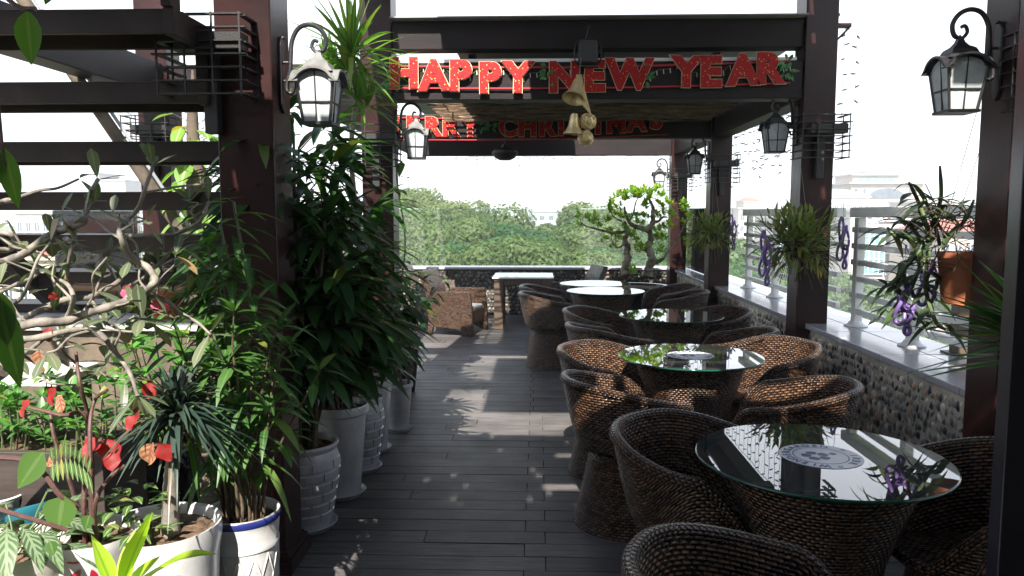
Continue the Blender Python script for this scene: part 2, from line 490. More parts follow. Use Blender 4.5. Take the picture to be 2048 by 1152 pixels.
# ------------------------------------------------------------------ mesh builder
class MB:
    def __init__(self, off=(0, 0, 0)):
        self.v, self.f, self.uv = [], [], []
        self.off = Vector(off)

    def add(self, verts, faces, uvs=None):
        b = len(self.v)
        self.v.extend([tuple(p) for p in verts])
        for i, fc in enumerate(faces):
            self.f.append(tuple(b + k for k in fc))
            self.uv.append(uvs[i] if uvs else None)
        return self

    def box(self, c, s, rot=None):
        x, y, z = (q / 2 for q in s)
        vs = [Vector((sx * x, sy * y, sz * z)) for sz in (-1, 1) for sy in (-1, 1) for sx in (-1, 1)]
        if rot is not None:
            vs = [rot @ p for p in vs]
        vs = [p + Vector(c) for p in vs]
        return self.add(vs, [(0, 2, 3, 1), (4, 5, 7, 6), (0, 1, 5, 4), (2, 6, 7, 3), (0, 4, 6, 2), (1, 3, 7, 5)])

    def bar(self, a, b, wd, ht, up=(0, 0, 1)):
        a, b = Vector(a), Vector(b)
        d = b - a
        L = d.length
        d.normalize()
        s = d.cross(Vector(up))
        if s.length < 1e-4:
            s = Vector((1, 0, 0))
        s.normalize()
        u = s.cross(d)
        m = Matrix((s, d, u)).transposed()
        return self.box((a + b) / 2, (wd, L, ht), m)

    def tube(self, pts, rad, n=8, cap=True, closed=False):
        pts = [Vector(p) for p in pts]
        k = len(pts)
        if not hasattr(rad, '__len__'):
            rad = [rad] * k
        prev = None
        vs, fs, uvs = [], [], []
        L = 0.0
        lens = []
        for i, p in enumerate(pts):
            if closed:
                t = pts[(i + 1) % k] - pts[i - 1]
            else:
                t = pts[min(i + 1, k - 1)] - pts[max(i - 1, 0)]
            t.normalize()
            if prev is None:
                a = Vector((0, 0, 1)) if abs(t.z) < 0.9 else Vector((1, 0, 0))
                nrm = (a - t * a.dot(t)).normalized()
            else:
                nrm = (prev - t * prev.dot(t))
                nrm = nrm.normalized() if nrm.length > 1e-6 else prev
            prev = nrm
            bn = t.cross(nrm)
            if i:
                L += (p - pts[i - 1]).length
            lens.append(L)
            for j in range(n):
                an = 2 * math.pi * j / n
                vs.append(p + (nrm * math.cos(an) + bn * math.sin(an)) * rad[i])
        rng = k if closed else k - 1
        for i in range(rng):
            i2 = (i + 1) % k
            for j in range(n):
                j2 = (j + 1) % n
                fs.append((i * n + j, i * n + j2, i2 * n + j2, i2 * n + j))
                r = rad[i] * 6.283
                l2 = lens[i2] if i2 > i else lens[i] + 0.02
                uvs.append(((lens[i], r * j / n), (lens[i], r * (j + 1) / n), (l2, r * (j + 1) / n), (l2, r * j / n)))
        if cap and not closed:
            fs.append(tuple(range(n - 1, -1, -1)))
            uvs.append(None)
            fs.append(tuple((k - 1) * n + j for j in range(n)))
            uvs.append(None)
        return self.add(vs, fs, uvs)

    def lathe(self, prof, n=32, c=(0, 0, 0), square=False, capb=False, capt=False):
        c = Vector(c)
        vs, fs, uvs = [], [], []
        L = [0.0]
        for i in range(1, len(prof)):
            L.append(L[-1] + math.hypot(prof[i][0] - prof[i - 1][0], prof[i][1] - prof[i - 1][1]))
        R0 = max(p[0] for p in prof)
        for r, z in prof:
            for j in range(n):
                an = 2 * math.pi * j / n
                vs.append(c + Vector((r * math.cos(an), r * math.sin(an), z)))
        for i in range(len(prof) - 1):
            for j in range(n):
                j2 = (j + 1) % n
                fs.append((i * n + j, i * n + j2, (i + 1) * n + j2, (i + 1) * n + j))
                u0, u1 = R0 * 6.283 * j / n, R0 * 6.283 * (j + 1) / n
                uvs.append(((u0, L[i]), (u1, L[i]), (u1, L[i + 1]), (u0, L[i + 1])))
        if capb:
            fs.append(tuple(range(n - 1, -1, -1)))
            uvs.append(None)
        if capt:
            fs.append(tuple((len(prof) - 1) * n + j for j in range(n)))
            uvs.append(None)
        return self.add(vs, fs, uvs)

    def leaf(self, base, d, L, W, droop=0.2, seg=4, fold=0.15, up=(0, 0, 1), peak=0.4, tip=0.0, wave=0.0, blunt=False):
        """One leaf blade: two halves along a drooping midrib."""
        base, d, up = Vector(base), Vector(d).normalized(), Vector(up)
        s = d.cross(up)
        if s.length < 1e-3:
            s = d.cross(Vector((0.6, 0.8, 0)))
        s.normalize()
        nn = s.cross(d)
        vs, fs, uvs = [], [], []
        for i in range(seg + 1):
            t = i / seg
            p = base + d * (L * t) + Vector((0, 0, -droop * L * t * t))
            if t < peak:
                wdt = math.sin(0.5 * math.pi * (t / peak)) ** 0.8
            else:
                wdt = math.cos(0.5 * math.pi * ((t - peak) / (1 - peak))) ** (0.5 if blunt else 0.95)
            wdt = max(wdt, 0.04) * W * 0.5
            wv = wave * W * math.sin(t * 9 + base.x * 50)
            vs += [p - s * wdt + nn * (fold * wdt + wv), p, p + s * wdt + nn * (fold * wdt - wv)]
        for i in range(seg):
            a = i * 3
            t0, t1 = i / seg, (i + 1) / seg
            fs += [(a, a + 1, a + 4, a + 3), (a + 1, a + 2, a + 5, a + 4)]
            uvs += [((0, t0), (0.5, t0), (0.5, t1), (0, t1)), ((0.5, t0), (1, t0), (1, t1), (0.5, t1))]
        return self.add(vs, fs, uvs)

    def build(self, name, mat, parent=None, smooth=False, bevel=0.0):
        me = bpy.data.meshes.new(name)
        off = self.off
        me.from_pydata([(p[0] - off.x, p[1] - off.y, p[2] - off.z) for p in self.v], [], self.f)
        if any(u is not None for u in self.uv):
            lay = me.uv_layers.new(name='UVMap')
            flat = []
            for u, f in zip(self.uv, self.f):
                if u is None:
                    flat.extend((0.0, 0.0) * len(f))
                else:
                    for q in u:
                        flat.extend(q)
            lay.data.foreach_set('uv', flat)
        me.materials.append(MT[mat] if isinstance(mat, str) else mat)
        if smooth:
            me.polygons.foreach_set('use_smooth', [True] * len(me.polygons))
            if smooth == 'auto':
                me.set_sharp_from_angle(angle=R(40))
        me.update()
        o = bpy.data.objects.new(name, me)
        COL.objects.link(o)
        if parent is not None:
            o.parent = parent
        if bevel:
            bv = o.modifiers.new('bevel', 'BEVEL')
            bv.width = bevel
            bv.segments = 2
            bv.limit_method = 'ANGLE'
        return o


def tag(o, label=None, cat=None, group=None, kind=None):
    if label:
        o['label'] = label
    if cat:
        o['category'] = cat
    if group:
        o['group'] = group
    if kind:
        o['kind'] = kind
    return o


def thing(name, label, cat, loc=(0, 0, 0), rz=0.0, group=None):
    o = bpy.data.objects.new(name, None)
    o.empty_display_size = 0.1
    COL.objects.link(o)
    o.location = loc
    o.rotation_euler = (0, 0, rz)
    return tag(o, label, cat, group)


def copy_tree(o, parent=None):
    c = o.copy()
    COL.objects.link(c)
    if parent is not None:
        c.parent = parent
    for ch in list(o.children):
        copy_tree(ch, c)
    return c


def spline(pts, k=6):
    """Catmull-Rom through the points (any tuple length)."""
    P = [np.array(p, float) for p in pts]
    P = [2 * P[0] - P[1]] + P + [2 * P[-1] - P[-2]]
    out = []
    for i in range(1, len(P) - 2):
        for j in range(k):
            t = j / k
            out.append(0.5 * ((2 * P[i]) + (-P[i - 1] + P[i + 1]) * t + (2 * P[i - 1] - 5 * P[i] + 4 * P[i + 1] - P[i + 2]) * t * t + (-P[i - 1] + 3 * P[i] - 3 * P[i + 1] + P[i + 2]) * t ** 3))
    out.append(P[-2])
    return out


def text_mesh(body, size, extrude, offset):
    cu = bpy.data.curves.new('text', 'FONT')
    cu.body = body
    cu.size = size
    cu.extrude = extrude
    cu.offset = offset
    cu.align_x = 'CENTER'
    cu.resolution_u = 4
    o = bpy.data.objects.new('text', cu)
    COL.objects.link(o)
    dg = bpy.context.evaluated_depsgraph_get()
    me = bpy.data.meshes.new_from_object(o.evaluated_get(dg))
    bpy.data.objects.remove(o)
    return me


def mesh_obj(name, me, mat, parent, loc=(0, 0, 0), rot=(0, 0, 0), scale=(1, 1, 1)):
    me.materials.clear()
    me.materials.append(MT[mat])
    o = bpy.data.objects.new(name, me)
    COL.objects.link(o)
    o.parent = parent
    o.location, o.rotation_euler, o.scale = loc, rot, scale
    return o


def rdir(rg, zmin=-1, zmax=1):
    z = rg.uniform(zmin, zmax)
    a = rg.uniform(0, 2 * math.pi)
    q = math.sqrt(max(0, 1 - z * z))
    return Vector((q * math.cos(a), q * math.sin(a), z))


# ------------------------------------------------------------------ setting: deck and street
def deck():
    mb = MB()
    rg = random.Random(3)
    y, pw = -1.2, 0.142
    while y < 12.1:
        # boards run across the walk; joints fall on the seam lines and at random
        cuts = [-4.6]
        x = -4.6 + rg.uniform(0.5, 2.2)
        while x < 2.05:
            cuts.append(x)
            x += rg.choice((0.9, 1.4, 2.4))
        cuts.append(2.12)
        seam = -0.06 + (0.10 if int(y / pw) % 2 else 0.0) * (1 if y < 6 else 0.25)
        cuts = sorted([c for c in cuts if abs(c - seam) > 0.35] + [seam])
        for a, b in zip(cuts, cuts[1:]):
            mb.box(((a + b) / 2, y + pw / 2, -0.014 + rg.uniform(-0.0012, 0.0012)), (b - a - 0.005, pw - 0.006, 0.028))
        y += pw
    o = mb.build('deck', 'deck')
    tag(o, kind='structure')
    b = MB()
    b.box((-1.24, 5.5, -0.20), (6.8, 14.0, 0.33))
    tag(b.build('deck_slab', 'deckbase'), kind='structure')
    g = MB()
    g.add([(-900, -300, -20), (900, -300, -20), (900, 2400, -20), (-900, 2400, -20)], [(0, 1, 2, 3)])
    tag(g.build('ground', 'grass'), kind='structure')
    s = MB()
    s.add([(16, 20, -19.996), (40, 20, -19.996), (150, 330, -19.996), (95, 330, -19.996)], [(0, 1, 2, 3)])
    tag(s.build('road', 'asphalt'), kind='structure')
    s = MB()
    s.add([(40.5, 20, -19.99), (200, 20, -19.99), (260, 330, -19.99), (150.5, 330, -19.99)], [(0, 1, 2, 3)])
    tag(s.build('plaza_pavement', 'pavement'), kind='structure')


deck()

# ------------------------------------------------------------------ pergola
ZC = (3.29, 6.0, 9.1, 11.75)      # front faces of the column rows
XR, XL, XLL = (1.99, 2.23), (-1.36, -1.12), (-3.10, -2.86)
XL3 = (-1.96, -1.72)
pergola = thing('pergola', 'dark brown steel pergola of square columns and twin beams over the rooftop deck', 'pergola')


def P_box(name, x0, x1, y0, y1, z0, z1, mat, bevel=0.006):
    mb = MB()
    mb.box(((x0 + x1) / 2, (y0 + y1) / 2, (z0 + z1) / 2), (x1 - x0, y1 - y0, z1 - z0))
    return mb.build(name, mat, pergola, bevel=bevel)


for k, y in enumerate(ZC):
    for xx in ((XR, XL, XLL) if k < 2 else (XR, XL) if k == 2 else (XR,)):
        if k == 0 and xx is XLL:
            continue
        if k == 2 and xx is XL:
            xx = XL3
        if k == 0 and xx is XR:
            xx = (XR[0] - 0.05, XR[1] - 0.05)
        o = P_box('column', xx[0], xx[1], y, y + 0.24, 0.0, 3.66 if k < 2 else 2.79, 'post')
        if k < 2:
            mb = MB()
            for zz, e in ((0.06, 0.035), (0.085, 0.022), (0.1, 0.01)):
                z0 = {0.06: 0.0, 0.085: 0.06, 0.1: 0.085}[zz]
                mb.box(((xx[0] + xx[1]) / 2, y + 0.12, (zz + z0) / 2), (0.24 + 2 * e, 0.24 + 2 * e, zz - z0))
            mb.build('plinth', 'post', o, bevel=0.004)
# twin cross beams: letters hang on the lower ones
for k, y in enumerate(ZC[1:], 1):
    P_box('lower_beam', (XL if k == 1 else XL3)[1] + 0.002, XR[0] - 0.002, y + 0.02, y + 0.20, 2.46, 2.74, 'beam')
    if k < 2:
        P_box('upper_beam', XL[1] + 0.002, XR[0] - 0.002, y + 0.03, y + 0.19, 2.84, 3.05, 'beam')
P_box('upper_beam', XL[1] + 0.002, XR[0] - 0.002, ZC[0] + 0.03, ZC[0] + 0.19, 3.42, 3.64, 'beam')
# long beams between the rows
P_box('side_beam', XL[0] + 0.02, XL[1] - 0.02, ZC[0] + 0.242, ZC[1] - 0.002, 3.42, 3.64, 'beam')
P_box('side_beam', XR[0] + 0.02, XR[1] - 0.02, ZC[0] + 0.242, ZC[1] - 0.002, 3.42, 3.64, 'beam')
for a, b in ((1, 2), (2, 3)):
    for xx in (XR,):
        P_box('side_beam', xx[0] + 0.03, xx[1] - 0.03, ZC[a] + 0.242, ZC[b] - 0.002, 2.47, 2.73, 'beam')
P_box('side_beam', XL3[0] + 0.03, XL3[1] - 0.03, ZC[2] + 0.242, ZC[3] + 0.2, 2.47, 2.73, 'beam')
P_box('side_beam', XLL[1] + 0.002, XL[0] - 0.002, ZC[1] + 0.03, ZC[1] + 0.21, 2.5, 2.74, 'beam')
P_box('side_beam', XLL[0] + 0.03, XLL[1] - 0.03, 3.9, ZC[1] - 0.002, 2.5, 2.74, 'beam')
# roof of the middle bay: boards, with a net of bamboo twigs under them
P_box('roof_sheet', -0.75, XR[1] + 0.02, ZC[1] + 0.03, ZC[2] + 0.22, 3.064, 3.085, 'sheet', 0)
P_box('roof_sheet', -1.7, 0.5, ZC[2] + 0.222, ZC[3] + 0.3, 3.064, 3.085, 'sheet', 0)  # added over the open far bay to keep sun off the far wall
P_box('roof_trim', XL[1] + 0.003, XR[0] - 0.003, ZC[1] - 0.07, ZC[1] + 0.10, 3.053, 3.062, 'sheet', 0)
for y0, y1 in ((ZC[1] + 0.21, ZC[2] + 0.01),):
    mb = MB()
    rg = random.Random(int(y0 * 10))
    y = y0 + 0.05
    while y < y1:
        xa, pts = XL[1] + 0.05, []
        for i in range(13):
            pts.append((xa + (XR[0] - XL[1] - 0.1) * i / 12, y + rg.uniform(-0.05, 0.05), 2.655 + rg.uniform(-0.018, 0.018)))
        mb.tube(pts, 0.012, 5)
        y += 0.085
    x = XL[1] + 0.2
    while x < XR[0]:
        mb.tube([(x + rg.uniform(-0.05, 0.05), y0 + (y1 - y0) * i / 8, 2.68 + 0.02 * (i % 2)) for i in range(9)], 0.009, 5)
        x += 0.2
    mb.build('bamboo_net', 'twig', pergola)
    P_box('ceiling_board', -0.74, XR[0] - 0.002, y0, y1, 2.72, 2.735, 'underside', 0)
    for xx in (-0.55, 0.45, 1.35):
        P_box('rafter', xx, xx + 0.06, y0, y1, 2.745, 2.84, 'beam', 0)
P_box('side_beam', XL3[0] + 0.03, XL3[1] - 0.03, ZC[1] + 0.2, ZC[2] - 0.002, 2.47, 2.73, 'beam')
P_box('edge_strip', XL[1] + 0.01, XR[0] - 0.05, ZC[1] + 0.035, ZC[1] + 0.075, 2.744, 2.768, 'white_rail', 0)
# unseen high slats added over the near bay to shade the tables
rg = random.Random(5)
mb = MB()
y = 2.22
while y < ZC[1] - 0.1:
    x0 = -0.82 if not (4.45 < y < 4.95) else -0.18  # opening left so sun reaches the left letters on the beam
    x1 = 2.6 if rg.random() < 0.45 else 1.95  # uneven ends let sun stripes through onto the railing
    mb.box(((x0 + x1) / 2, y + 0.055, 3.72), (x1 - x0, 0.108 if rg.random() < 0.8 else 0.085, 0.03))
    y += 0.11
mb.build('shade_slat', 'underside', pergola)

# ------------------------------------------------------------------ building behind the camera: wall, slab, with side wall and awning added to cut light
annex = thing('building', 'storey of the building behind, whose slab shades the near end of the deck', 'building')
mb = MB()
mb.box((1.9, -1.0, 1.6), (6.6, 0.2, 3.2))
mb.build('wall', 'inner_brown', annex)
mb = MB()
mb.box((-5.2, -6.2, -0.3), (7.4, 0.4, 11.2))
mb.build('light_block_wall', 'inner_brown', annex)  # unseen wall added to cut sky light on the column fronts
mb = MB()
mb.box((1.7, -0.2, 3.15), (5.7, 1.78, 0.22))
mb.build('roof', 'underside', annex)
mb = MB()
rg = random.Random(11)
y = 0.71
while y < 2.12:
    x = -1.75
    while x < 4.4:
        L = rg.uniform(0.25, 1.1)
        if x < -0.3 or rg.random() < 0.93 - (0.40 if 0.0 < x < 1.5 else 0.05) * max(0.0, (y - 1.3) / 0.8):  # missing pieces let sun spots through the unseen awning
            mb.box((x + L / 2, y + 0.05, 3.1), (L - 0.015, rg.uniform(0.07, 0.099), 0.03))
        x += L
    y += 0.10
mb.build('shade_awning_slat', 'underside', annex)
mb = MB()
for x in (-1.7, -0.7, 0.2, 1.9, 3.6):
    mb.box((x, 1.42, 3.19), (0.06, 1.44, 0.1))
mb.build('shade_awning_beam', 'beam', annex)
mb = MB()
y = 2.16
while y < 3.28:
    mb.box((2.45, y, 3.3), (1.7, 0.072, 0.02))
    y += rg.choice((0.078, 0.09, 0.14))
mb.build('shade_awning_slat', 'underside', annex)  # unseen slats added to shade the right lantern and stripe the rails

# ------------------------------------------------------------------ pebble walls with granite coping
def pebbles(mb, o, ux, uz, nrm, w, h, cw, ch, rg, round_=False):
    """Half-sunk stones over the rectangle (o, ux*w, uz*h)."""
    nx, nz = int(w / cw), int(h / ch)
    for i in range(nx):
        for j in range(nz):
            x = (i + 0.5 + (0.5 if j % 2 else 0) + rg.uniform(-0.27, 0.27)) * cw
            z = (j + 0.5 + rg.uniform(-0.25, 0.25)) * ch
            if x > w - cw * 0.4 or z > h - ch * 0.4:
                continue
            a = cw * rg.choice((rg.uniform(0.26, 0.40), rg.uniform(0.36, 0.56)))
            b = ch * rg.uniform(0.30, 0.60)
            an = rg.gauss(0, 0.45)
            c, s = math.cos(an), math.sin(an)
            dep = min(a, b) * rg.uniform(0.5, 0.9)
            P0 = o + ux * x + uz * z
            vs = [P0 + nrm * dep]
            for rr, dd in ((0.6, 0.78), (1.0, 0.0)):
                for q in range(8):
                    t = 2 * math.pi * q / 8
                    e = 1 + 0.12 * math.sin(3 * t + i)
                    px, pz = a * rr * e * math.cos(t), b * rr * e * math.sin(t)
                    vs.append(P0 + ux * (px * c - pz * s) + uz * (px * s + pz * c) + nrm * (dep * dd))
            fs = []
            for q in range(8):
                q2 = (q + 1) % 8
                fs.append((0, 1 + q, 1 + q2))
                fs.append((1 + q, 9 + q, 9 + q2, 1 + q2))
            mb.add(vs, fs)


XW = 2.085
CZ = 0.75
for k, (y0, y1, lab) in enumerate(((2.0, ZC[1] + 0.12, 'tan pebble parapet wall beside the two nearest glass tables'),
                                   (ZC[1] + 0.12, ZC[2] + 0.12, 'tan pebble parapet wall between the second and third right columns'),
                                   (ZC[2] + 0.12, 12.1, 'short pebble parapet wall below the side glass pane'))):
    t = thing('pebble_wall', lab, 'wall', (XW, y0, 0))
    mb = MB((XW, y0, 0))
    mb.box((XW + 0.27, (y0 + y1) / 2, 0.355), (0.50, y1 - y0 - 0.002, 0.71))
    mb.build('core', 'mortar', t)
    mb = MB((XW, y0, 0))
    pebbles(mb, Vector((XW + 0.0195, y0, 0.0)), Vector((0, 1, 0)), Vector((0, 0, 1)), Vector((-1, 0, 0)), y1 - y0, 0.71, 0.040, 0.056, random.Random(k))
    mb.build('pebble_facing', 'pebble', t, smooth=True)
    mb = MB((XW, y0, 0))
    yy = y0
    while yy < y1 - 0.01:
        L = min(0.9, y1 - yy)
        mb.box((XW + 0.125, yy + L / 2, 0.731), (0.29, L - 0.003, 0.038))
        mb.box((XW + 0.42, yy + L / 2, 0.731), (0.29, L - 0.003, 0.038))
        yy += 0.9
    mb.build('coping', 'granite', t, bevel=0.004)
YF = 12.1
t = thing('pebble_wall', 'dark rounded pebble wall across the far end of the deck', 'wall', (0, YF, 0))
mb = MB((0, YF, 0))
mb.box((-1.1, YF + 0.23, 0.36), (7.4, 0.42, 0.72))
mb.build('core', 'mortar_dark', t)
mb = MB((0, YF, 0))
pebbles(mb, Vector((-4.6, YF + 0.0195, 0.0)), Vector((1, 0, 0)), Vector((0, 0, 1)), Vector((0, -1, 0)), 6.75, 0.70, 0.062, 0.058, random.Random(9), True)
mb.build('pebble_facing', 'pebble_dark', t, smooth=True)
mb = MB((0, YF, 0))
mb.box((-1.26, YF + 0.20, 0.7365), (6.9, 0.42, 0.035))
mb.build('coping', 'granite', t, bevel=0.004)

# ------------------------------------------------------------------ glass balustrade, white rails
def pane(name, a, b, z0, z1, label, cat='glass panel', group=None, th=0.012, clamps=True):
    a, b = Vector(a), Vector(b)
    c = (a + b) / 2
    t = thing(name, label, cat, (c.x, c.y, z0), 0, group)
    mb = MB((c.x, c.y, z0))
    mb.bar((a.x, a.y, (z0 + z1) / 2), (b.x, b.y, (z0 + z1) / 2), th, z1 - z0)
    mb.build('pane', 'pane', t)
    mb = MB((c.x, c.y, z0))
    mb.bar((a.x, a.y, z1 + 0.0045), (b.x, b.y, z1 + 0.0045), th + 0.002, 0.008)
    mb.build('top_edge', 'pane_edge', t)
    if clamps:
        for u in (0.06, 0.94):
            p = a.lerp(b, u)
            for zz in (z0 + 0.12, z1 - 0.12):
                mb = MB((c.x, c.y, z0))
                mb.bar((p.x - 0.02, p.y, zz), (p.x + 0.02, p.y, zz), 0.03, 0.03)
                mb.build('clamp', 'steel', t)
    return t


xs = [-4.5, -3.4, -2.3, -1.62, -0.42, 0.66, 1.74]
labs = ['far glass panel at the left end behind the staircase', 'far glass panel behind the lower stair treads', 'far glass panel behind the tall potted palms',
        'far glass panel behind the left wicker armchair', 'far glass panel behind the white topped table', 'far glass panel behind the bonsai tree']
for a, b, lb in zip(xs, xs[1:], labs):
    pane('glass_balustrade', (a + 0.01, YF + 0.2, 0), (b - 0.01, YF + 0.2, 0), 0.758, 1.66, lb, group='glass panels along the far wall')
pane('glass_balustrade', (2.30, ZC[2] + 0.4, 0), (2.30, YF + 0.18, 0), 0.758, 1.66, 'side glass panel between the third and fourth right columns')
for i, (a, b) in enumerate(((7.0, 8.6), (8.63, 10.3), (10.33, 12.0))):
    pane('glass_balustrade', (-4.45, a, 0), (-4.45, b, 0), 0.05, 1.62, ('left glass panel nearest the staircase', 'middle left glass panel seen between stair treads', 'left glass panel meeting the far wall')[i])


def railing(y0, y1, label, posts):
    x = 2.40
    t = thing('railing', label, 'railing', (x, (y0 + y1) / 2, 0.75))
    o = (x, (y0 + y1) / 2, 0.75)
    for k in range(6):
        mb = MB(o)
        z = 0.865 + 0.122 * k
        mb.box((x, (y0 + y1) / 2, z), (0.042, y1 - y0, 0.042))
        mb.build('rail', 'white_rail', t, bevel=0.006)
    mb = MB(o)
    mb.box((x, (y0 + y1) / 2, 1.605), (0.085, y1 - y0, 0.075))
    mb.build('top_rail', 'white_rail', t, bevel=0.008)
    for y in posts:
        mb = MB(o)
        mb.box((x + 0.001, y, 1.16), (0.062, 0.07, 0.812))
        p = mb.build('post', 'white_rail', t, bevel=0.006)
        mb = MB(o)
        mb.lathe([(0.085, 0.7515), (0.085, 0.759), (0.06, 0.768), (0.046, 0.79)], 20, (x, y, 0), capt=True)
        mb.build('post_foot', 'white_rail', p, smooth='auto')


railing(ZC[0] + 0.25, ZC[1] - 0.02, 'white horizontal bar railing on the coping beside the nearest tables', (5.88, 5.0, 4.1))
railing(ZC[1] + 0.25, ZC[2] - 0.02, 'white horizontal bar railing between the second and third right columns', (8.9, 7.9, 6.9))
railing(1.4, ZC[0] - 0.02, 'white horizontal bar railing at the right edge behind the spiky plant', (3.0, 1.9))
t = thing('post', 'brown steel post standing outside the white railing', 'post', (2.56, 4.72, 0.75))
mb = MB((2.56, 4.72, 0.75))
mb.box((2.56, 4.72, 0.95), (0.1, 0.09, 0.396))
mb.build('shaft', 'inner_brown', t, bevel=0.004)
mb = MB((2.56, 4.72, 0.75))
mb.box((2.56, 4.72, 0.756), (0.17, 0.16, 0.009))
mb.build('base_plate', 'iron', t)


# ------------------------------------------------------------------ wicker tub chairs and glass tables
def sm(a, b, x):
    t = min(1.0, max(0.0, (x - a) / (b - a)))
    return t * t * (3 - 2 * t)


def rim_h(ph):
    a = abs(ph)
    return 0.445 + 0.245 * sm(0.35, 1.25, a) + 0.085 * sm(1.1, 2.7, a)


def tub_r(ph, h):
    back = sm(1.0, 2.0, abs(ph))
    top = rim_h(ph)
    if h < 0.36:
        t = h / 0.36
        return (0.285 - 0.075 * t ** 0.8) * (1 + 0.02 * back)
    if h < 0.43:
        t = (h - 0.36) / 0.07
        notch = 0.5 - 0.5 * math.cos(2 * math.pi * min(1, max(0, t)))
        rr = 0.21 + 0.06 * t
        return rr - 0.125 * back * min(1, 1.9 * notch)
    t = (h - 0.43) / 0.35
    return 0.27 + 0.085 * t ** 0.75


def make_chair():
    t = thing('tub_chair', 'chair', 'chair')
    n = 72
    hs_base = [0.0, 0.01, 0.06, 0.12, 0.18, 0.24, 0.30, 0.345, 0.36, 0.368, 0.38, 0.395, 0.41, 0.422, 0.43]
    mb = MB()
    vs, fs, uvs = [], [], []
    rows = len(hs_base) + 9
    vl = []
    for i in range(n + 1):
        ph = -math.pi + 2 * math.pi * i / n
        top = rim_h(ph)
        hs = hs_base + [0.43 + (top - 0.43) * k / 9 for k in range(1, 10)]
        acc, prev = 0.0, None
        for h in hs:
            r = tub_r(ph, h)
            p = Vector((r * math.cos(ph), r * math.sin(ph), h))
            if prev is not None:
                acc += (p - prev).length
            prev = p
            vs.append(p)
            vl.append((ph * 0.30, acc))
    for i in range(n):
        for k in range(rows - 1):
            q = (i * rows + k, (i + 1) * rows + k, (i + 1) * rows + k + 1, i * rows + k + 1)
            fs.append(q)
            uvs.append(tuple(vl[z] for z in q))
    mb.add(vs, fs, uvs)
    mb.build('tub_shell', 'wicker', t, smooth=True)
    # inner lining of the tub
    mb = MB()
    vs, fs, uvs, vl = [], [], [], []
    rows = 10
    for i in range(n + 1):
        ph = -math.pi + 2 * math.pi * i / n
        top = rim_h(ph)
        acc, prev = 0.0, None
        for k in range(rows):
            h = top + (0.405 - top) * k / (rows - 1)
            r = max(0.12, tub_r(ph, max(h, 0.432)) - 0.032)
            p = Vector((r * math.cos(ph), r * math.sin(ph), h))
            if prev is not None:
                acc += (p - prev).length
            prev = p
            vs.append(p)
            vl.append((ph * 0.30, acc))
    for i in range(n):
        for k in range(rows - 1):
            q = (i * rows + k + 1, (i + 1) * rows + k + 1, (i + 1) * rows + k, i * rows + k)
            fs.append(q)
            uvs.append(tuple(vl[z] for z in q))
    mb.add(vs, fs, uvs)
    mb.build('tub_lining', 'wicker', t, smooth=True)
    # rolled rim
    mb = MB()
    pts = []
    for i in range(96):
        ph = -math.pi + 2 * math.pi * i / 96
        h = rim_h(ph)
        r = tub_r(ph, h) - 0.013
        pts.append((r * math.cos(ph), r * math.sin(ph), h))
    mb.tube(pts, 0.0225, 10, closed=True)
    mb.build('rim', 'wicker_rim', t, smooth=True)
    mb = MB()
    g, vs, fs, uvs = 14, [], [], []
    for i in range(g + 1):
        for j in range(37):
            a = 2 * math.pi * j / 36
            r = 0.262 * i / g
            vs.append((r * math.cos(a), r * math.sin(a), 0.418 - 0.012 * (1 - (i / g) ** 2)))
    for i in range(g):
        for j in range(36):
            q = (i * 37 + j, (i + 1) * 37 + j, (i + 1) * 37 + j + 1, i * 37 + j + 1)
            fs.append(q)
            uvs.append(tuple((vs[z][0], vs[z][1]) for z in q))
    mb.add(vs, fs, uvs)
    mb.build('seat', 'wicker', t, smooth=True)
    return t


def make_table():
    t = thing('glass_table', 'table', 'table')
    mb = MB()
    mb.lathe([(0.255, 0.0), (0.25, 0.02), (0.215, 0.15), (0.205, 0.26), (0.225, 0.40), (0.275, 0.55), (0.315, 0.66), (0.325, 0.70), (0.31, 0.722), (0.28, 0.727), (0.14, 0.728), (0.02, 0.728)], 56, capt=True)
    mb.build('woven_base', 'wicker', t, smooth='auto')
    mb = MB()
    mb.lathe([(0.0, 0.734), (0.427, 0.734)], 72)
    mb.lathe([(0.427, 0.746), (0.0, 0.746)], 72)
    mb.build('glass_top', 'glass', t)
    mb = MB()
    mb.lathe([(0.4265, 0.734), (0.431, 0.736), (0.433, 0.740), (0.431, 0.744), (0.4265, 0.746)], 72)
    mb.build('glass_rim', 'glass_edge', t, smooth=True)
    for a in range(4):
        mb = MB()
        an = math.pi / 4 + a * math.pi / 2
        mb.lathe([(0.014, 0.727), (0.014, 0.7335)], 12, (0.22 * math.cos(an), 0.22 * math.sin(an), 0), capt=True)
        mb.build('rubber_pad', 'tyre', t)
    return t


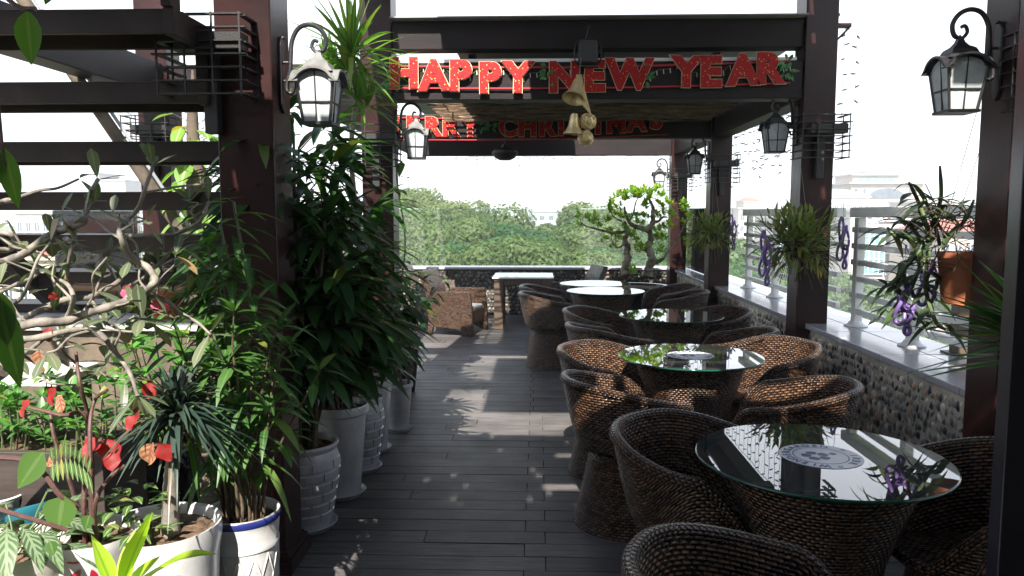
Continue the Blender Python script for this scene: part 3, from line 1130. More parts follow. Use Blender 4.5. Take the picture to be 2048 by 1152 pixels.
def add_logo(t, rot):
    mb = MB()
    mb.lathe([(0.0, 0.7475), (0.14, 0.7475)], 48)
    s = mb.build('logo_sticker', 'logo_white', t)
    s.rotation_euler = (0, 0, rot)
    mb = MB()
    for r0, r1 in ((0.0905, 0.0945),):
        mb.lathe([(r0, 0.7482), (r1, 0.7482)], 48)
    # five clover petals and a small round stamp
    for k in range(5):
        a = 2 * math.pi * k / 5 + 0.3
        c = Vector((-0.018 + 0.034 * math.cos(a), 0.034 * math.sin(a), 0.7482))
        vs = [c]
        for q in range(17):
            b = 2 * math.pi * q / 16
            rr = 0.0195 * (1 - 0.22 * max(0, math.cos(b - a)) ** 6)
            vs.append(c + Vector((rr * math.cos(b), rr * math.sin(b), 0)))
        mb.add(vs, [(0, q, q + 1) for q in range(1, 17)])
    mb.lathe([(0.0, 0.7482), (0.013, 0.7482)], 20, (0.052, 0.012, 0))
    mb.build('print', 'logo_blue', s)
    word = 'WIENDERGARDEN * IRBR *'
    n = len(word)
    for i, ch in enumerate(word):
        if ch == ' ':
            continue
        a = R(-105) - 2 * math.pi * (i + 0.5) / (n + 0.5)
        me = text_mesh(ch, 0.036, 0.0002, 0.0012)
        mesh_obj('lettering', me, 'logo_blue', s, (0.104 * math.cos(a), 0.104 * math.sin(a), 0.7484), (0, 0, a - math.pi / 2))


chair0, table0 = make_chair(), make_table()
TABLES = [(1640, 945, 2.70, 'nearest glass topped wicker table with round blue and white logo', True),
          (1381, 708, 4.64, 'second nearest glass topped wicker table with white logo and sunlit base', True),
          (1342, 627, 6.50, 'third glass topped wicker table from the camera without logo', False),
          (1211, 587, 8.55, 'glass topped wicker table reflecting white sky in front of the farthest one', False),
          (1190, 573, 9.45, 'farthest glass topped wicker table near the bonsai pot', False)]
TP = []
for i, (px, py, Y, lab, logo) in enumerate(TABLES):
    p = at(px, py, Y)
    o = table0 if i == 0 else copy_tree(table0)
    o.location = (p.x, Y, 0)
    o.rotation_euler.z = 0.3 * i
    tag(o, lab, 'table', 'round glass topped tables')
    TP.append(o)
for o in TP[:2]:
    add_logo(o, R(10) - o.rotation_euler.z)
TX = [(o.location.x, o.location.y) for o in TP]
# (x pixel of the centre, depth, table index or facing angle in degrees, label)
CHAIRS = [
    (1420, 2.92, R(-38), 'tub chair left of the nearest logo table with its woven inside showing'),
    (1580, 1.76, R(-6), 'nearest tub chair cut off by the bottom edge of the picture'),
    (1985, 2.62, R(188), 'tub chair right of the nearest table below the red brown column'),
    (2210, 1.85, R(150), 'tub chair in the bottom right corner behind the door frame'),
    (1234, 4.74, R(-32), 'sunlit orange brown tub chair left of the second table'),
    (1266, 3.95, R(22), 'dark tub chair seen from behind in the aisle before the second table'),
    (1525, 4.98, R(205), 'tub chair at the far right side of the second table under the second column'),
    (1572, 3.85, R(160), 'tub chair with sunlit left arm between the nearest and second tables by the pebble wall'),
    (1210, 6.65, R(-20), 'tub chair left behind the third table with low curved rim'),
    (1228, 5.80, R(25), 'tub chair left in front of the third table with sun dappled rim'),
    (1420, 6.75, R(200), 'tub chair right of the third table beside the pebble wall'),
    (1455, 5.60, R(160), 'tub chair right in front of the third table with pale sunlit rim'),
    (1106, 8.08, R(8), 'tub chair with hourglass base facing the aisle left of the fourth table'),
    (1102, 8.85, R(-2), 'farthest left tub chair behind the one with visible hourglass base'),
    (1350, 8.40, R(170), 'tub chair right of the fourth table in front of the third right column'),
    (1335, 9.0, R(190), 'farthest right tub chair beside the black bonsai pot'),
]
for i, (px, Y, rz, lab) in enumerate(CHAIRS):
    p = at(px, 600, Y)
    o = chair0 if i == 0 else copy_tree(chair0)
    o.location = (p.x, Y, 0)
    o.rotation_euler.z = rz
    o.scale = (1.02, 1.02, 0.975)
    tag(o, lab, 'chair', 'brown wicker tub chairs around the glass tables')


# ------------------------------------------------------------------ far seating: square table, two armchairs, one more
def armchair(loc, rz, label, mat='wicker'):
    """Low wicker armchair; faces local +X."""
    t = thing('wicker_armchair', label, 'chair', loc, rz, 'square wicker armchairs at the far table')
    t.scale = (0.94, 0.94, 0.94)

    def panel(name, pts, y0, y1):
        mb = MB()
        n = len(pts)
        vs = [(x, y0, z) for x, z in pts] + [(x, y1, z) for x, z in pts]
        fs = [tuple(range(n)), tuple(range(2 * n - 1, n - 1, -1))]
        uvs = [tuple(pts), tuple(reversed(pts))]
        L = 0
        for i in range(n):
            j = (i + 1) % n
            d = math.hypot(pts[j][0] - pts[i][0], pts[j][1] - pts[i][1])
            fs.append((i, i + n, j + n, j))
            uvs.append(((L, 0), (L, y1 - y0), (L + d, y1 - y0), (L + d, 0)))
            L += d
        mb.add(vs, fs, uvs)
        o = mb.build(name, mat, t)
        bv = o.modifiers.new('bevel', 'BEVEL')
        bv.width, bv.segments = 0.014, 2
        return o
    side = [(-0.33, 0.0), (-0.27, 0.0), (-0.24, 0.12), (0.10, 0.10), (0.30, 0.0), (0.345, 0.0), (0.33, 0.36), (0.30, 0.62), (-0.20, 0.61), (-0.30, 0.55)]
    panel('arm', side, -0.36, -0.29)
    panel('arm', side, 0.29, 0.36)
    panel('backrest', [(-0.30, 0.22), (-0.22, 0.22), (-0.30, 0.62), (-0.42, 0.90), (-0.50, 0.88), (-0.38, 0.58)], -0.288, 0.288)
    panel('seat', [(-0.28, 0.20), (0.30, 0.16), (0.31, 0.36), (-0.25, 0.33)], -0.286, 0.286)
    mb = MB()
    mb.box((0.04, 0, 0.375), (0.5, 0.55, 0.05))
    mb.build('cushion', 'sheet', t, bevel=0.02)
    return t


p = at(915, 600, 10.25)
armchair((p.x, 10.30, 0), R(-14), 'wicker armchair facing right with half its side in sunlight at the far table')
p = at(868, 600, 11.4)
armchair((p.x - 0.05, 11.50, 0), R(-8), 'grey wicker armchair half hidden by leaves behind the sunlit one', 'wicker_grey')
p = at(1140, 560, 11.35)
armchair((p.x + 0.02, 11.25, 0), R(196), 'wicker armchair with slanted grey back right of the white topped table', 'wicker_grey')
p = at(1047, 540, 10.9)
t = thing('side_table', 'square wooden table with white glossy top before the far wall', 'table', (p.x, 10.95, 0))
for sx in (-0.335, 0.335):
    for sy in (-0.33, 0.33):
        mb = MB()
        mb.box((sx, sy, 0.352), (0.125, 0.125, 0.704))
        mb.build('leg', 'inner_brown', t, bevel=0.004)
mb = MB()
for sy in (-0.345, 0.345):
    mb.box((0, sy, 0.66), (0.54, 0.05, 0.085))
for sx in (-0.345, 0.345):
    mb.box((sx, 0, 0.66), (0.05, 0.53, 0.085))
mb.build('apron', 'inner_brown', t)
mb = MB()
mb.box((0, 0, 0.7155), (0.84, 0.83, 0.022))
mb.build('table_top', 'table_white', t, bevel=0.004)


# ------------------------------------------------------------------ wall lanterns; local +X points away from the column
def make_lantern(iron='bracket_iron', roofmat='bracket_iron'):
    t = thing('wall_lantern', 'lantern', 'lantern')
    mb = MB()
    mb.add(*plate(0.009, 0.075, 0.42, -0.07))
    mb.lathe([(0.016, 0.0), (0.011, 0.012), (0.0, 0.015)], 10, (0.016, 0, 0.13))
    mb.build('wall_plate', iron, t, bevel=0.003)
    pts = spline([(0.075, 0, -0.13), (0.062, 0, -0.165), (0.035, 0, -0.155), (0.034, 0, -0.11), (0.052, 0, -0.04), (0.058, 0, 0.04), (0.068, 0, 0.12), (0.105, 0, 0.185), (0.165, 0, 0.205), (0.225, 0, 0.18),
                  (0.258, 0, 0.125), (0.245, 0, 0.068), (0.205, 0, 0.055), (0.178, 0, 0.085), (0.19, 0, 0.118), (0.212, 0, 0.112)], 7)
    mb = MB()
    mb.tube(pts, [0.013 if 12 < i < 80 else 0.010 for i in range(len(pts))], 9)
    mb.tube([(0.012, 0, 0.0), (0.058, 0, 0.0)], 0.008, 8)
    mb.tube([(0.012, 0, -0.10), (0.038, 0, -0.10)], 0.007, 8)
    mb.build('scroll_arm', iron, t, smooth='auto')
    cx = 0.215

    def sq(r, z):
        return [Vector((cx + sx * r, sy * r, z)) for sx, sy in ((-1, -1), (1, -1), (1, 1), (-1, 1))]
    mb = MB()
    prof = [(0.014, 0.052), (0.02, 0.032), (0.034, 0.012), (0.058, -0.004), (0.066, -0.018), (0.07, -0.03), (0.088, -0.05), (0.098, -0.062)]
    rings = [sq(r, z) for r, z in prof]
    vs = [q for rg_ in rings for q in rg_]
    fs = [(0, 1, 2, 3)]
    for i in range(len(prof) - 1):
        for j in range(4):
            fs.append((i * 4 + j, i * 4 + 4 + j, i * 4 + 4 + (j + 1) % 4, i * 4 + (j + 1) % 4))
    mb.add(vs, fs)
    # an arched hood over each side
    for k in range(4):
        rot = Matrix.Rotation(k * math.pi / 2, 3, 'Z')
        vs, fs = [], []
        for i in range(17):
            a = math.pi * i / 16
            for rr, dx in ((0.112, 0.085), (0.112, 0.134), (0.096, 0.134), (0.096, 0.085)):
                e = 0.026 if i in (0, 16) else (0.008 if i in (1, 15) else 0)
                q = Vector((dx, (rr + e) * math.cos(a), -0.122 + 0.72 * rr * math.sin(a)))
                vs.append(rot @ q + Vector((cx, 0, 0)))
        for i in range(16):
            for j in range(4):
                fs.append((i * 4 + j, i * 4 + (j + 1) % 4, i * 4 + 4 + (j + 1) % 4, i * 4 + 4 + j))
        fs += [(0, 1, 2, 3), (67, 66, 65, 64)]
        mb.add(vs, fs)
    mb.tube([(cx, 0, 0.04), (cx, 0, 0.07)], 0.007, 8)
    mb.build('roof', roofmat, t, smooth='auto')
    # tapering cage and glass
    mb = MB()
    zt, zb, rt, rb = -0.10, -0.335, 0.104, 0.074
    for sx, sy in ((-1, -1), (1, -1), (1, 1), (-1, 1)):
        mb.bar((cx + sx * rt, sy * rt, zt), (cx + sx * rb, sy * rb, zb), 0.012, 0.012)
    for k in range(4):
        rot = Matrix.Rotation(k * math.pi / 2, 3, 'Z')

        def q(x, y, z):
            return rot @ Vector((x, y, z)) + Vector((cx, 0, 0))
        mb.bar(q(rt - 0.008, 0, -0.045), q(rb, 0, zb), 0.007, 0.007)
        zm = -0.225
        rm = rt + (rb - rt) * (zt - zm) / (zt - zb)
        mb.bar(q(rm, -rm, zm), q(rm, rm, zm), 0.007, 0.007)
    mb.box((cx, 0, zb - 0.004), (2 * rb + 0.024, 2 * rb + 0.024, 0.016))
    mb.tube([(cx, 0, -0.05), (cx, 0, -0.10)], 0.018, 8)
    mb.build('cage', iron, t)
    for k in range(4):
        rot = Matrix.Rotation(k * math.pi / 2, 3, 'Z')
        vs, fs = [], []
        for dx in (-0.006, -0.009):
            for x, y, z in ((rb, -rb, zb), (rb, rb, zb), (rt, rt, -0.115), (rt - 0.002, 0.07, -0.078), (rt - 0.004, 0.0, -0.052), (rt - 0.002, -0.07, -0.078), (rt, -rt, -0.115)):
                vs.append(rot @ Vector((x + dx, y * 0.97, z)) + Vector((cx, 0, 0)))
        fs = [tuple(range(7)), tuple(range(13, 6, -1))]
        mb = MB()
        mb.add(vs, fs)
        mb.build('lamp_pane', 'lamp_glass', t)
    return t


def plate(th, wd, ht, zc):
    """Pointed-end wall plate."""
    pts = []
    for y, z in ((-wd / 2, -ht / 2 + 0.05), (-wd / 4, -ht / 2 + 0.015), (0, -ht / 2), (wd / 4, -ht / 2 + 0.015), (wd / 2, -ht / 2 + 0.05), (wd / 2, ht / 2 - 0.05), (wd / 4, ht / 2 - 0.015), (0, ht / 2), (-wd / 4, ht / 2 - 0.015), (-wd / 2, ht / 2 - 0.05)):
        pts.append((y, z + zc))
    n = len(pts)
    vs = [(0.001, y, z) for y, z in pts] + [(th + 0.006, y * 0.85, z) for y, z in pts]
    fs = [tuple(range(n)), tuple(range(2 * n - 1, n - 1, -1))] + [(i, i + n, (i + 1) % n + n, (i + 1) % n) for i in range(n)]
    return vs, fs


lan = make_lantern()
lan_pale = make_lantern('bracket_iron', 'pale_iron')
LZ = 2.33
LAN = [(lan, XR[0] - 0.05, ZC[0] + 0.12, LZ - 0.04, math.pi, 'black scroll arm wall lantern at the upper right on the nearest right column'),
       (lan, XR[0], ZC[1] + 0.12, LZ, math.pi, 'black scroll arm wall lantern on the second right column below the banner'),
       (lan, XR[0], ZC[2] + 0.12, LZ - 0.01, math.pi, 'black scroll arm wall lantern on the third right column'),
       (lan, XR[0], ZC[3] + 0.12, LZ - 0.08, math.pi, 'smallest black scroll arm wall lantern above the bonsai tree'),
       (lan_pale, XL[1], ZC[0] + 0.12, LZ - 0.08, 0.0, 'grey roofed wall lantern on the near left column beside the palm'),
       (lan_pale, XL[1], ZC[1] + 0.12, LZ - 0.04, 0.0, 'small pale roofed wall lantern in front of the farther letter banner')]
seen = set()
for src, x, y, z, rz, lab in LAN:
    o = src if id(src) not in seen else copy_tree(src)
    seen.add(id(src))
    o.location = (x, y, z)
    o.rotation_euler.z = rz
    o.scale = (0.78, 0.78, 0.78)
    tag(o, lab, 'lantern', 'scroll arm wall lanterns on the columns')


# ------------------------------------------------------------------ slatted iron cages on the column fronts; local -Y is outward
def make_rack():
    t = thing('slatted_bracket', 'rack', 'bracket')
    wx, dy = 0.17, 0.15
    for k in range(7):
        z = 0.20 - 0.052 * k
        mb = MB()
        e = 0.022 * (1 if k % 2 else 0.4)
        mb.box((0, -dy, z), (2 * wx + 2 * e, 0.028, 0.006))
        for sx in (-1, 1):
            mb.box((sx * wx, -dy / 2 + 0.05, z), (0.028, dy + 0.06, 0.006))
        mb.build('slat', 'iron', t)
    for x, y in ((-wx, -dy - 0.011), (-wx / 3, -dy - 0.011), (wx / 3, -dy - 0.011), (wx, -dy - 0.011), (-wx - 0.011, 0.0), (wx + 0.011, 0.0)):
        mb = MB()
        mb.box((x, y, 0.044), (0.007, 0.007, 0.325))
        mb.build('upright', 'iron', t)
    mb = MB()
    mb.box((0.03, -0.10, 0.10), (0.27, 0.10, 0.07))
    mb.build('lamp_box', 'iron', t, bevel=0.004)
    mb = MB()
    mb.box((0.0, -0.031, -0.06), (0.055, 0.058, 0.40))
    mb.build('drop_bar', 'iron', t, bevel=0.003)
    return t


rack0 = make_rack()
RK = [((XL[0] + XL[1]) / 2 - 0.12, ZC[0], 2.19, 'black slatted metal cage on the near left column beside the stair'),
      ((XR[0] + XR[1]) / 2, ZC[0], 2.13, 'black slatted metal cage on the nearest right column beside the large lantern'),
      ((XR[0] + XR[1]) / 2, ZC[1], 2.12, 'black slatted metal cage on the second right column'),
      ((XR[0] + XR[1]) / 2, ZC[2], 2.06, 'black slatted metal cage on the third right column'),
      ((XR[0] + XR[1]) / 2, ZC[3], 2.05, 'smallest black slatted metal cage on the farthest right column'),
      ((XL[0] + XL[1]) / 2, ZC[1], 2.06, 'black slatted metal cage on the left column below the sunlit red patch'),
      ((XLL[0] + XLL[1]) / 2, ZC[1], 2.13, 'black slatted metal cage on the grey column behind the stair treads')]
for i, (x, y, z, lab) in enumerate(RK):
    o = rack0 if i == 0 else copy_tree(rack0)
    o.location = (x, y - 0.001, z)
    tag(o, lab, 'bracket', 'slatted metal cages on the columns')

# ------------------------------------------------------------------ letter banners
def banner(words, label, px0, px1, pyf, Y, size, wide, skip=None):
    """words: list of (letter, x pixel of its middle, y pixel of its middle)."""
    base = at((px0 + px1) / 2, pyf, Y)
    t = thing('letter_banner', label, 'banner', base)
    for ch, px, py, tilt in words:
        p = at(px, py, Y)
        me = text_mesh(ch, size, 0.009, size * 0.056)
        bx = [v.co for v in me.vertices]
        cx = (min(v.x for v in bx) + max(v.x for v in bx)) / 2
        cy = (min(v.y for v in bx) + max(v.y for v in bx)) / 2
        for v in me.vertices:
            v.co.x = (v.co.x - cx) * wide
            v.co.y -= cy
        l = mesh_obj('letter', me, 'letter', t, Vector((p.x, Y, p.z)) - base, (R(90), 0, 0))
        l.rotation_euler = (R(90), R(-tilt * 0.6), 0)
        m2 = text_mesh(ch, size, 0.004, size * 0.056 + 0.0045)
        for v in m2.vertices:
            v.co.x = (v.co.x - cx) * wide
            v.co.y -= cy
        mesh_obj('gold_border', m2, 'gold_trim', l, (0, 0, -0.0065))
    for dy, sag in ((-18, 7), (26, 5)):
        pts = []
        for i in range(25):
            u = i / 24
            p = at(px0 + (px1 - px0) * u, pyf + dy + sag * math.sin(math.pi * u) - 10 * u, Y + 0.022)
            pts.append(p)
        mb = MB(base)
        mb.tube(pts, 0.008, 6)
        mb.build('tinsel_cord', 'cord_red', t)
    return t, base


def holly(mb, c, n, rg, s=0.05):
    for i in range(n):
        d = Vector((rg.uniform(-1, 1), rg.uniform(-0.4, 0.05), rg.uniform(-1, 1)))
        mb.leaf(c + d * 0.025, d, s * rg.uniform(0.8, 1.5), s * 0.55, 0.1, 4, 0.3, up=(0, -1, 0.1), wave=0.25)


FY1 = ZC[1] + 0.02 - 0.045
words = [(c, x, y, a) for c, x, y, a in zip('HAPPYNEWYEAR', (808, 868, 922, 981, 1036, 1129, 1190, 1259, 1373, 1423, 1486, 1543), (146, 150, 151, 155, 154, 154, 152, 148, 143, 143, 139, 136), (0, 2, 0, 1, -2, 0, 1, -1, -2, 1, 3, 2))]
bt, bb = banner(words, 'red glitter letters spelling HAPPY NEW YEAR across the front beam', 778, 1580, 150, FY1, 0.295, 1.03)
rg = random.Random(2)
for px, py in ((783, 160), (1097, 150), (1292, 150), (1575, 135)):
    mb = MB(bb)
    holly(mb, at(px, py + 8, FY1 + 0.012), 8, rg, 0.05)
    holly(mb, at(px, py - 12, FY1 + 0.012), 7, rg, 0.05)
    mb.build('holly_sprig', 'holly', bt)
FY2 = ZC[2] + 0.02 - 0.04
words = [(c, x, y, a) for c, x, y, a in zip('MERRYCHRISTMAS', (783, 826, 868, 903, 940, 1016, 1055, 1096, 1122, 1151, 1196, 1232, 1273, 1312), (253, 251, 253, 253, 253, 253, 253, 252, 251, 250, 248, 246, 243, 238), (0,) * 10 + (0, 2, 3, 4))]
b2, bb2 = banner(words, 'smaller red glitter letters spelling MERRY CHRISTMAS on the beam behind', 775, 1335, 253, FY2, 0.29, 1.0)
mb = MB(bb2)
for px in (966, 982):
    holly(mb, at(px, 254, FY2), 9, rg, 0.06)
mb.build('holly_sprig', 'holly', b2)

# gold bells and filigree balls
c0 = at(1160, 170, FY1 - 0.12)
bell_t = thing('christmas_bells', 'bunch of gold bells and filigree balls hanging before the letter N', 'ornament', c0)


def bell_mb(c, axis, s, mb):
    axis = Vector(axis).normalized()
    q = Vector((0, 0, 1)).rotation_difference(axis).to_matrix()
    prof = [(0.008, 0.0), (0.022, -0.006), (0.03, -0.03), (0.034, -0.06), (0.042, -0.095), (0.058, -0.125), (0.07, -0.14), (0.072, -0.146), (0.066, -0.143), (0.05, -0.118), (0.036, -0.08), (0.0, -0.03)]
    m2 = MB()
    m2.lathe(prof, 28)
    mb.add([q @ (Vector(v) * s) + Vector(c) for v in m2.v], m2.f)


p1, p2 = at(1157, 158, FY1 - 0.13), at(1149, 226, FY1 - 0.12)
for p, ax, s in ((p1, (0.25, 0.48, 1), 1.2), (p2, (0.05, 0.0, 1), 1.05)):
    mb = MB(c0)
    bell_mb(p, ax, s, mb)
    mb.build('bell', 'gold', bell_t, smooth='auto')
for px, py, r in ((1176, 243, 0.062), (1171, 276, 0.058)):
    p = at(px, py, FY1 - 0.10)
    mb = MB(c0)
    rg = random.Random(px)
    for k in range(16):
        a = rdir(rg)
        b = a.orthogonal().normalized()
        c = a.cross(b)
        mb.tube([p + (b * math.cos(2 * math.pi * i / 24) + c * math.sin(2 * math.pi * i / 24)) * r * rg.uniform(0.97, 1.0) for i in range(24)], 0.0032, 5, closed=True)
    mb.lathe([(0.001, -r * 0.9), (r * 0.5, -r * 0.78), (r * 0.88, -r * 0.3), (r * 0.9, 0.1 * r), (r * 0.62, r * 0.66), (0.001, r * 0.9)], 20, p)
    mb.build('filigree_ball', 'gold', bell_t, smooth='auto')
mb = MB(c0)
for dx in (-0.012, -0.004, 0.004, 0.012, 0.02):
    top = at(1157, 158, FY1 - 0.13)
    mb.tube([top + Vector((dx, 0, 0.03)), top + Vector((dx * 1.6, -0.04, -0.06)), top + Vector((dx * 1.8 + 0.05, -0.06, -0.22 - dx * 2))], 0.006, 6)
mb.build('gold_ribbon', 'gold', bell_t)
mb = MB(c0)
mb.tube([at(1157, 158, FY1 - 0.13), at(1163, 110, FY1 - 0.1), at(1178, 50, FY1 - 0.03)], 0.003, 5)
mb.build('cord', 'wire', bell_t)

# loudspeaker on the front beam, hanging iron lamp
p = at(1176, 104, FY1 - 0.05)
t = thing('speaker', 'small black loudspeaker in a bracket on the front beam above the gold bells', 'speaker', (p.x, p.y, p.z))
mb = MB()
mb.box((0, 0, 0), (0.145, 0.10, 0.18))
mb.build('cabinet', 'iron', t, bevel=0.025)
mb = MB()
mb.box((0, -0.052, 0), (0.115, 0.006, 0.15))
mb.build('grille', 'wire_dark', t)
mb = MB()
for s in (-1, 1):
    mb.tube(spline([(s * 0.05, 0.02, -0.10), (s * 0.094, 0.01, -0.06), (s * 0.098, 0.0, 0.03), (s * 0.075, 0.0, 0.085)], 5), 0.006, 6)
mb.box((0, 0.03, -0.10), (0.13, 0.06, 0.012))
mb.build('bracket', 'iron', t)
p = at(1010, 306, 7.9)
t = thing('pendant_lamp', 'round dark metal lamp hanging in front of the rear beam', 'lamp', p)
mb = MB()
mb.lathe([(0.0, -0.075), (0.055, -0.072), (0.10, -0.05), (0.128, -0.01), (0.125, 0.02), (0.10, 0.038), (0.055, 0.046), (0.03, 0.062), (0.022, 0.085), (0.0, 0.09)], 32)
mb.build('shade', 'bracket_iron', t, smooth='auto')
mb = MB()
mb.lathe([(0.131, -0.012), (0.135, -0.004), (0.131, 0.004)], 32)
mb.build('band', 'iron', t)
mb = MB()
mb.tube([(0, 0, 0.085), (0, 0, 2.64 - p.z)], 0.005, 6)
mb.build('cord', 'wire_dark', t)

# ------------------------------------------------------------------ icicle string lights
def icicles(a, b, label, step, lmin, lmax, rg, group='icicle light strings under the pergola beams'):
    a, b = Vector(a), Vector(b)
    t = thing('icicle_lights', label, 'string lights', a, 0, group)
    wmb, bmb = MB(a), MB(a)
    n = int((b - a).length / step)
    wmb.tube([a.lerp(b, i / 12) + Vector((0, 0, -0.02 * math.sin(math.pi * (i % 3) / 3))) for i in range(13)], 0.0025, 5)
    for i in range(n + 1):
        p = a.lerp(b, (i + rg.uniform(-0.2, 0.2)) / max(1, n))
        L = rg.uniform(lmin, lmax)
        pts = [p + Vector((rg.uniform(-0.006, 0.006), rg.uniform(-0.006, 0.006), -L * k / 6)) for k in range(7)]
        wmb.tube(pts, 0.0022, 4)
        z = 0.05
        while z < L:
            d = Vector((rg.choice((-1, 1)) * rg.uniform(0.5, 1), rg.uniform(-0.6, 0.6), rg.uniform(-0.7, 0.4))).normalized()
            q = p + Vector((0, 0, -z))
            bmb.tube([q, q + d * 0.014, q + d * 0.038], [0.004, 0.0075, 0.005], 5)
            z += rg.uniform(0.075, 0.12)
    wmb.add(bmb.v, bmb.f)
    wmb.build('light_string', 'wire', t)
    return t


rg = random.Random(21)
icicles((-1.2, ZC[3] - 0.02, 2.455), (1.95, ZC[3] - 0.02, 2.455), 'icicle light string along the farthest beam above the trees', 0.13, 0.06, 0.16, rg)
icicles((2.24, ZC[1] + 0.3, 2.5), (2.24, ZC[2] - 0.02, 2.5), 'icicle light curtain between the second and third right columns', 0.15, 0.35, 0.62, rg)
icicles((2.24, ZC[2] + 0.3, 2.5), (2.24, ZC[3] - 0.02, 2.5), 'icicle light curtain between the third and fourth right columns', 0.15, 0.35, 0.62, rg)
icicles((2.31, ZC[1] + 0.08, 2.99), (2.42, ZC[1] + 0.12, 2.99), 'icicle light strings dangling from the bracket arm at the top right', 0.07, 0.4, 0.8, rg)
icicles((-4.3, 8.0, 2.78), (-2.87, 7.6, 2.72), 'icicle light string seen between the upper stair treads', 0.11, 0.25, 0.6, rg)
t = thing('icicle_lights', 'small white bulb string winding behind the letters of the front banner', 'string lights', (XL[1], FY1, 2.7), 0, 'icicle light strings under the pergola beams')
wmb, bmb = MB(t.location), MB(t.location)
pts = [at(780 + 800 * i / 60, 142 + 9 * math.sin(i * 0.7) + 4 * math.sin(i * 2.3), ZC[1] + 0.012) for i in range(61)]
wmb.tube(pts, 0.003, 5)
for q in pts:
    bmb = MB(t.location)
    bmb.tube([q, q + Vector((0.003, -0.006, -0.035))], 0.004, 5)
    bmb.build('bulb', 'bulb_white', t)
wmb.build('wire', 'stem_green', t)
# folding bracket arm at the top right of the second column
p = at(1652, 62, ZC[1] + 0.1)
t = thing('bracket_arm', 'slim metal bracket arm sticking out of the second right column top', 'bracket', (XR[1], ZC[1] + 0.12, p.z))
mb = MB()
mb.box((0.06, -0.03, 0.035), (0.118, 0.05, 0.03))
mb.bar((0.002, -0.03, -0.09), (0.11, -0.03, 0.02), 0.014, 0.014)
mb.build('arm', 'post', t)

# ------------------------------------------------------------------ open stair on the left
ST_Y0, ST_DY, ST_Z0, ST_R = 4.36, 0.28, 1.14, 0.203
stair = thing('staircase', 'brown steel open tread staircase rising towards the camera on the left', 'staircase', (-2.2, 3.5, 0))
so = stair.location
# tread k: front-face pixel rows measured in the photograph give the height of each tread
for k in range(-1, 8):
    y = ST_Y0 - ST_DY * k
    z = 1.263 + 0.2205 * k
    mb = MB(so)
    xr = -1.405
    mb.box((-2.55, y + 0.005, z - 0.045), (2 * (xr + 2.55) - 0.004, 0.024, 0.09))
    mb.box((-2.55, y + 0.15, z - 0.016), (2 * (xr + 2.55) - 0.004, 0.262, 0.03))
    mb.box((-2.55, y + 0.29, z - 0.045), (2 * (xr + 2.55) - 0.004, 0.018, 0.09))
    mb.build('tread', 'tread', stair, bevel=0.004)
# saw-tooth stringer on the right
mb = MB(so)
for k in range(-1, 8):
    y = ST_Y0 - ST_DY * k
    z = 1.263 + 0.2205 * k
    mb.box((-1.383, y + 0.14, z - 0.05), (0.04, 0.335, 0.10))
    mb.box((-1.3835, y - 0.002, z + 0.100), (0.038, 0.085, 0.2))
mb.build('stringer', 'tread', stair, bevel=0.003)
mb = MB(so)
mb.bar((-2.9, ST_Y0 + 0.2, 1.05), (-2.9, ST_Y0 - 2.2, 2.82), 0.05, 0.10)
mb.build('stringer', 'tread', stair)
# slanting rail and wire rope seen behind the treads
a, b = at(40, -10, 5.1), at(440, 575, 5.5)
t = thing('slanting_pole', 'brown pole slanting down to the right behind the stair treads', 'pole', b)
mb = MB(b)
mb.tube([a, b], 0.042, 12)
mb.build('shaft', 'trunk_bark', t, smooth='auto')
mb = MB(b)
mb.tube([a + Vector((0.07, 0, 0.01)), b + Vector((0.07, 0, 0.01))], 0.012, 8)
mb.build('side_rod', 'sheet', t)


# ------------------------------------------------------------------ pots
def pot_profile(kind, r, h):
    if kind == 'belly':      # narrow foot, full shoulder, rolled rim
        p = [(0.0, 0.004), (0.70 * r, 0.004), (0.74 * r, 0.03), (0.80 * r, 0.2 * h), (0.97 * r, 0.55 * h), (1.03 * r, 0.74 * h), (0.99 * r, 0.86 * h), (0.93 * r, 0.91 * h), (0.98 * r, 0.945 * h), (1.02 * r, 0.97 * h), (1.0 * r, h)]
    elif kind == 'cone':
        p = [(0.0, 0.004), (0.66 * r, 0.004), (0.68 * r, 0.02), (0.93 * r, 0.88 * h), (0.95 * r, 0.9 * h), (1.02 * r, 0.915 * h), (1.04 * r, 0.98 * h), (1.0 * r, h)]
    elif kind == 'drum':
        p = [(0.0, 0.004), (0.86 * r, 0.004), (0.88 * r, 0.03), (0.95 * r, 0.75 * h), (0.985 * r, 0.76 * h), (0.985 * r, 0.79 * h), (0.96 * r, 0.80 * h), (1.0 * r, 0.93 * h), (1.03 * r, 0.96 * h), (1.02 * r, h)]
    elif kind == 'vase':
        p = [(0.0, 0.004), (0.60 * r, 0.004), (0.62 * r, 0.03), (0.80 * r, 0.5 * h), (0.97 * r, 0.93 * h), (1.03 * r, 0.96 * h), (1.02 * r, h)]
    else:                    # bowl
        p = [(0.0, 0.004), (0.62 * r, 0.004), (0.74 * r, 0.12 * h), (0.94 * r, 0.5 * h), (1.0 * r, 0.82 * h), (1.06 * r, 0.93 * h), (1.05 * r, h)]
    rim = p[-1][0]
    return p + [(rim * 0.93, h - 0.004), (rim * 0.885, h - 0.03), (rim * 0.87, h - 0.075)], rim


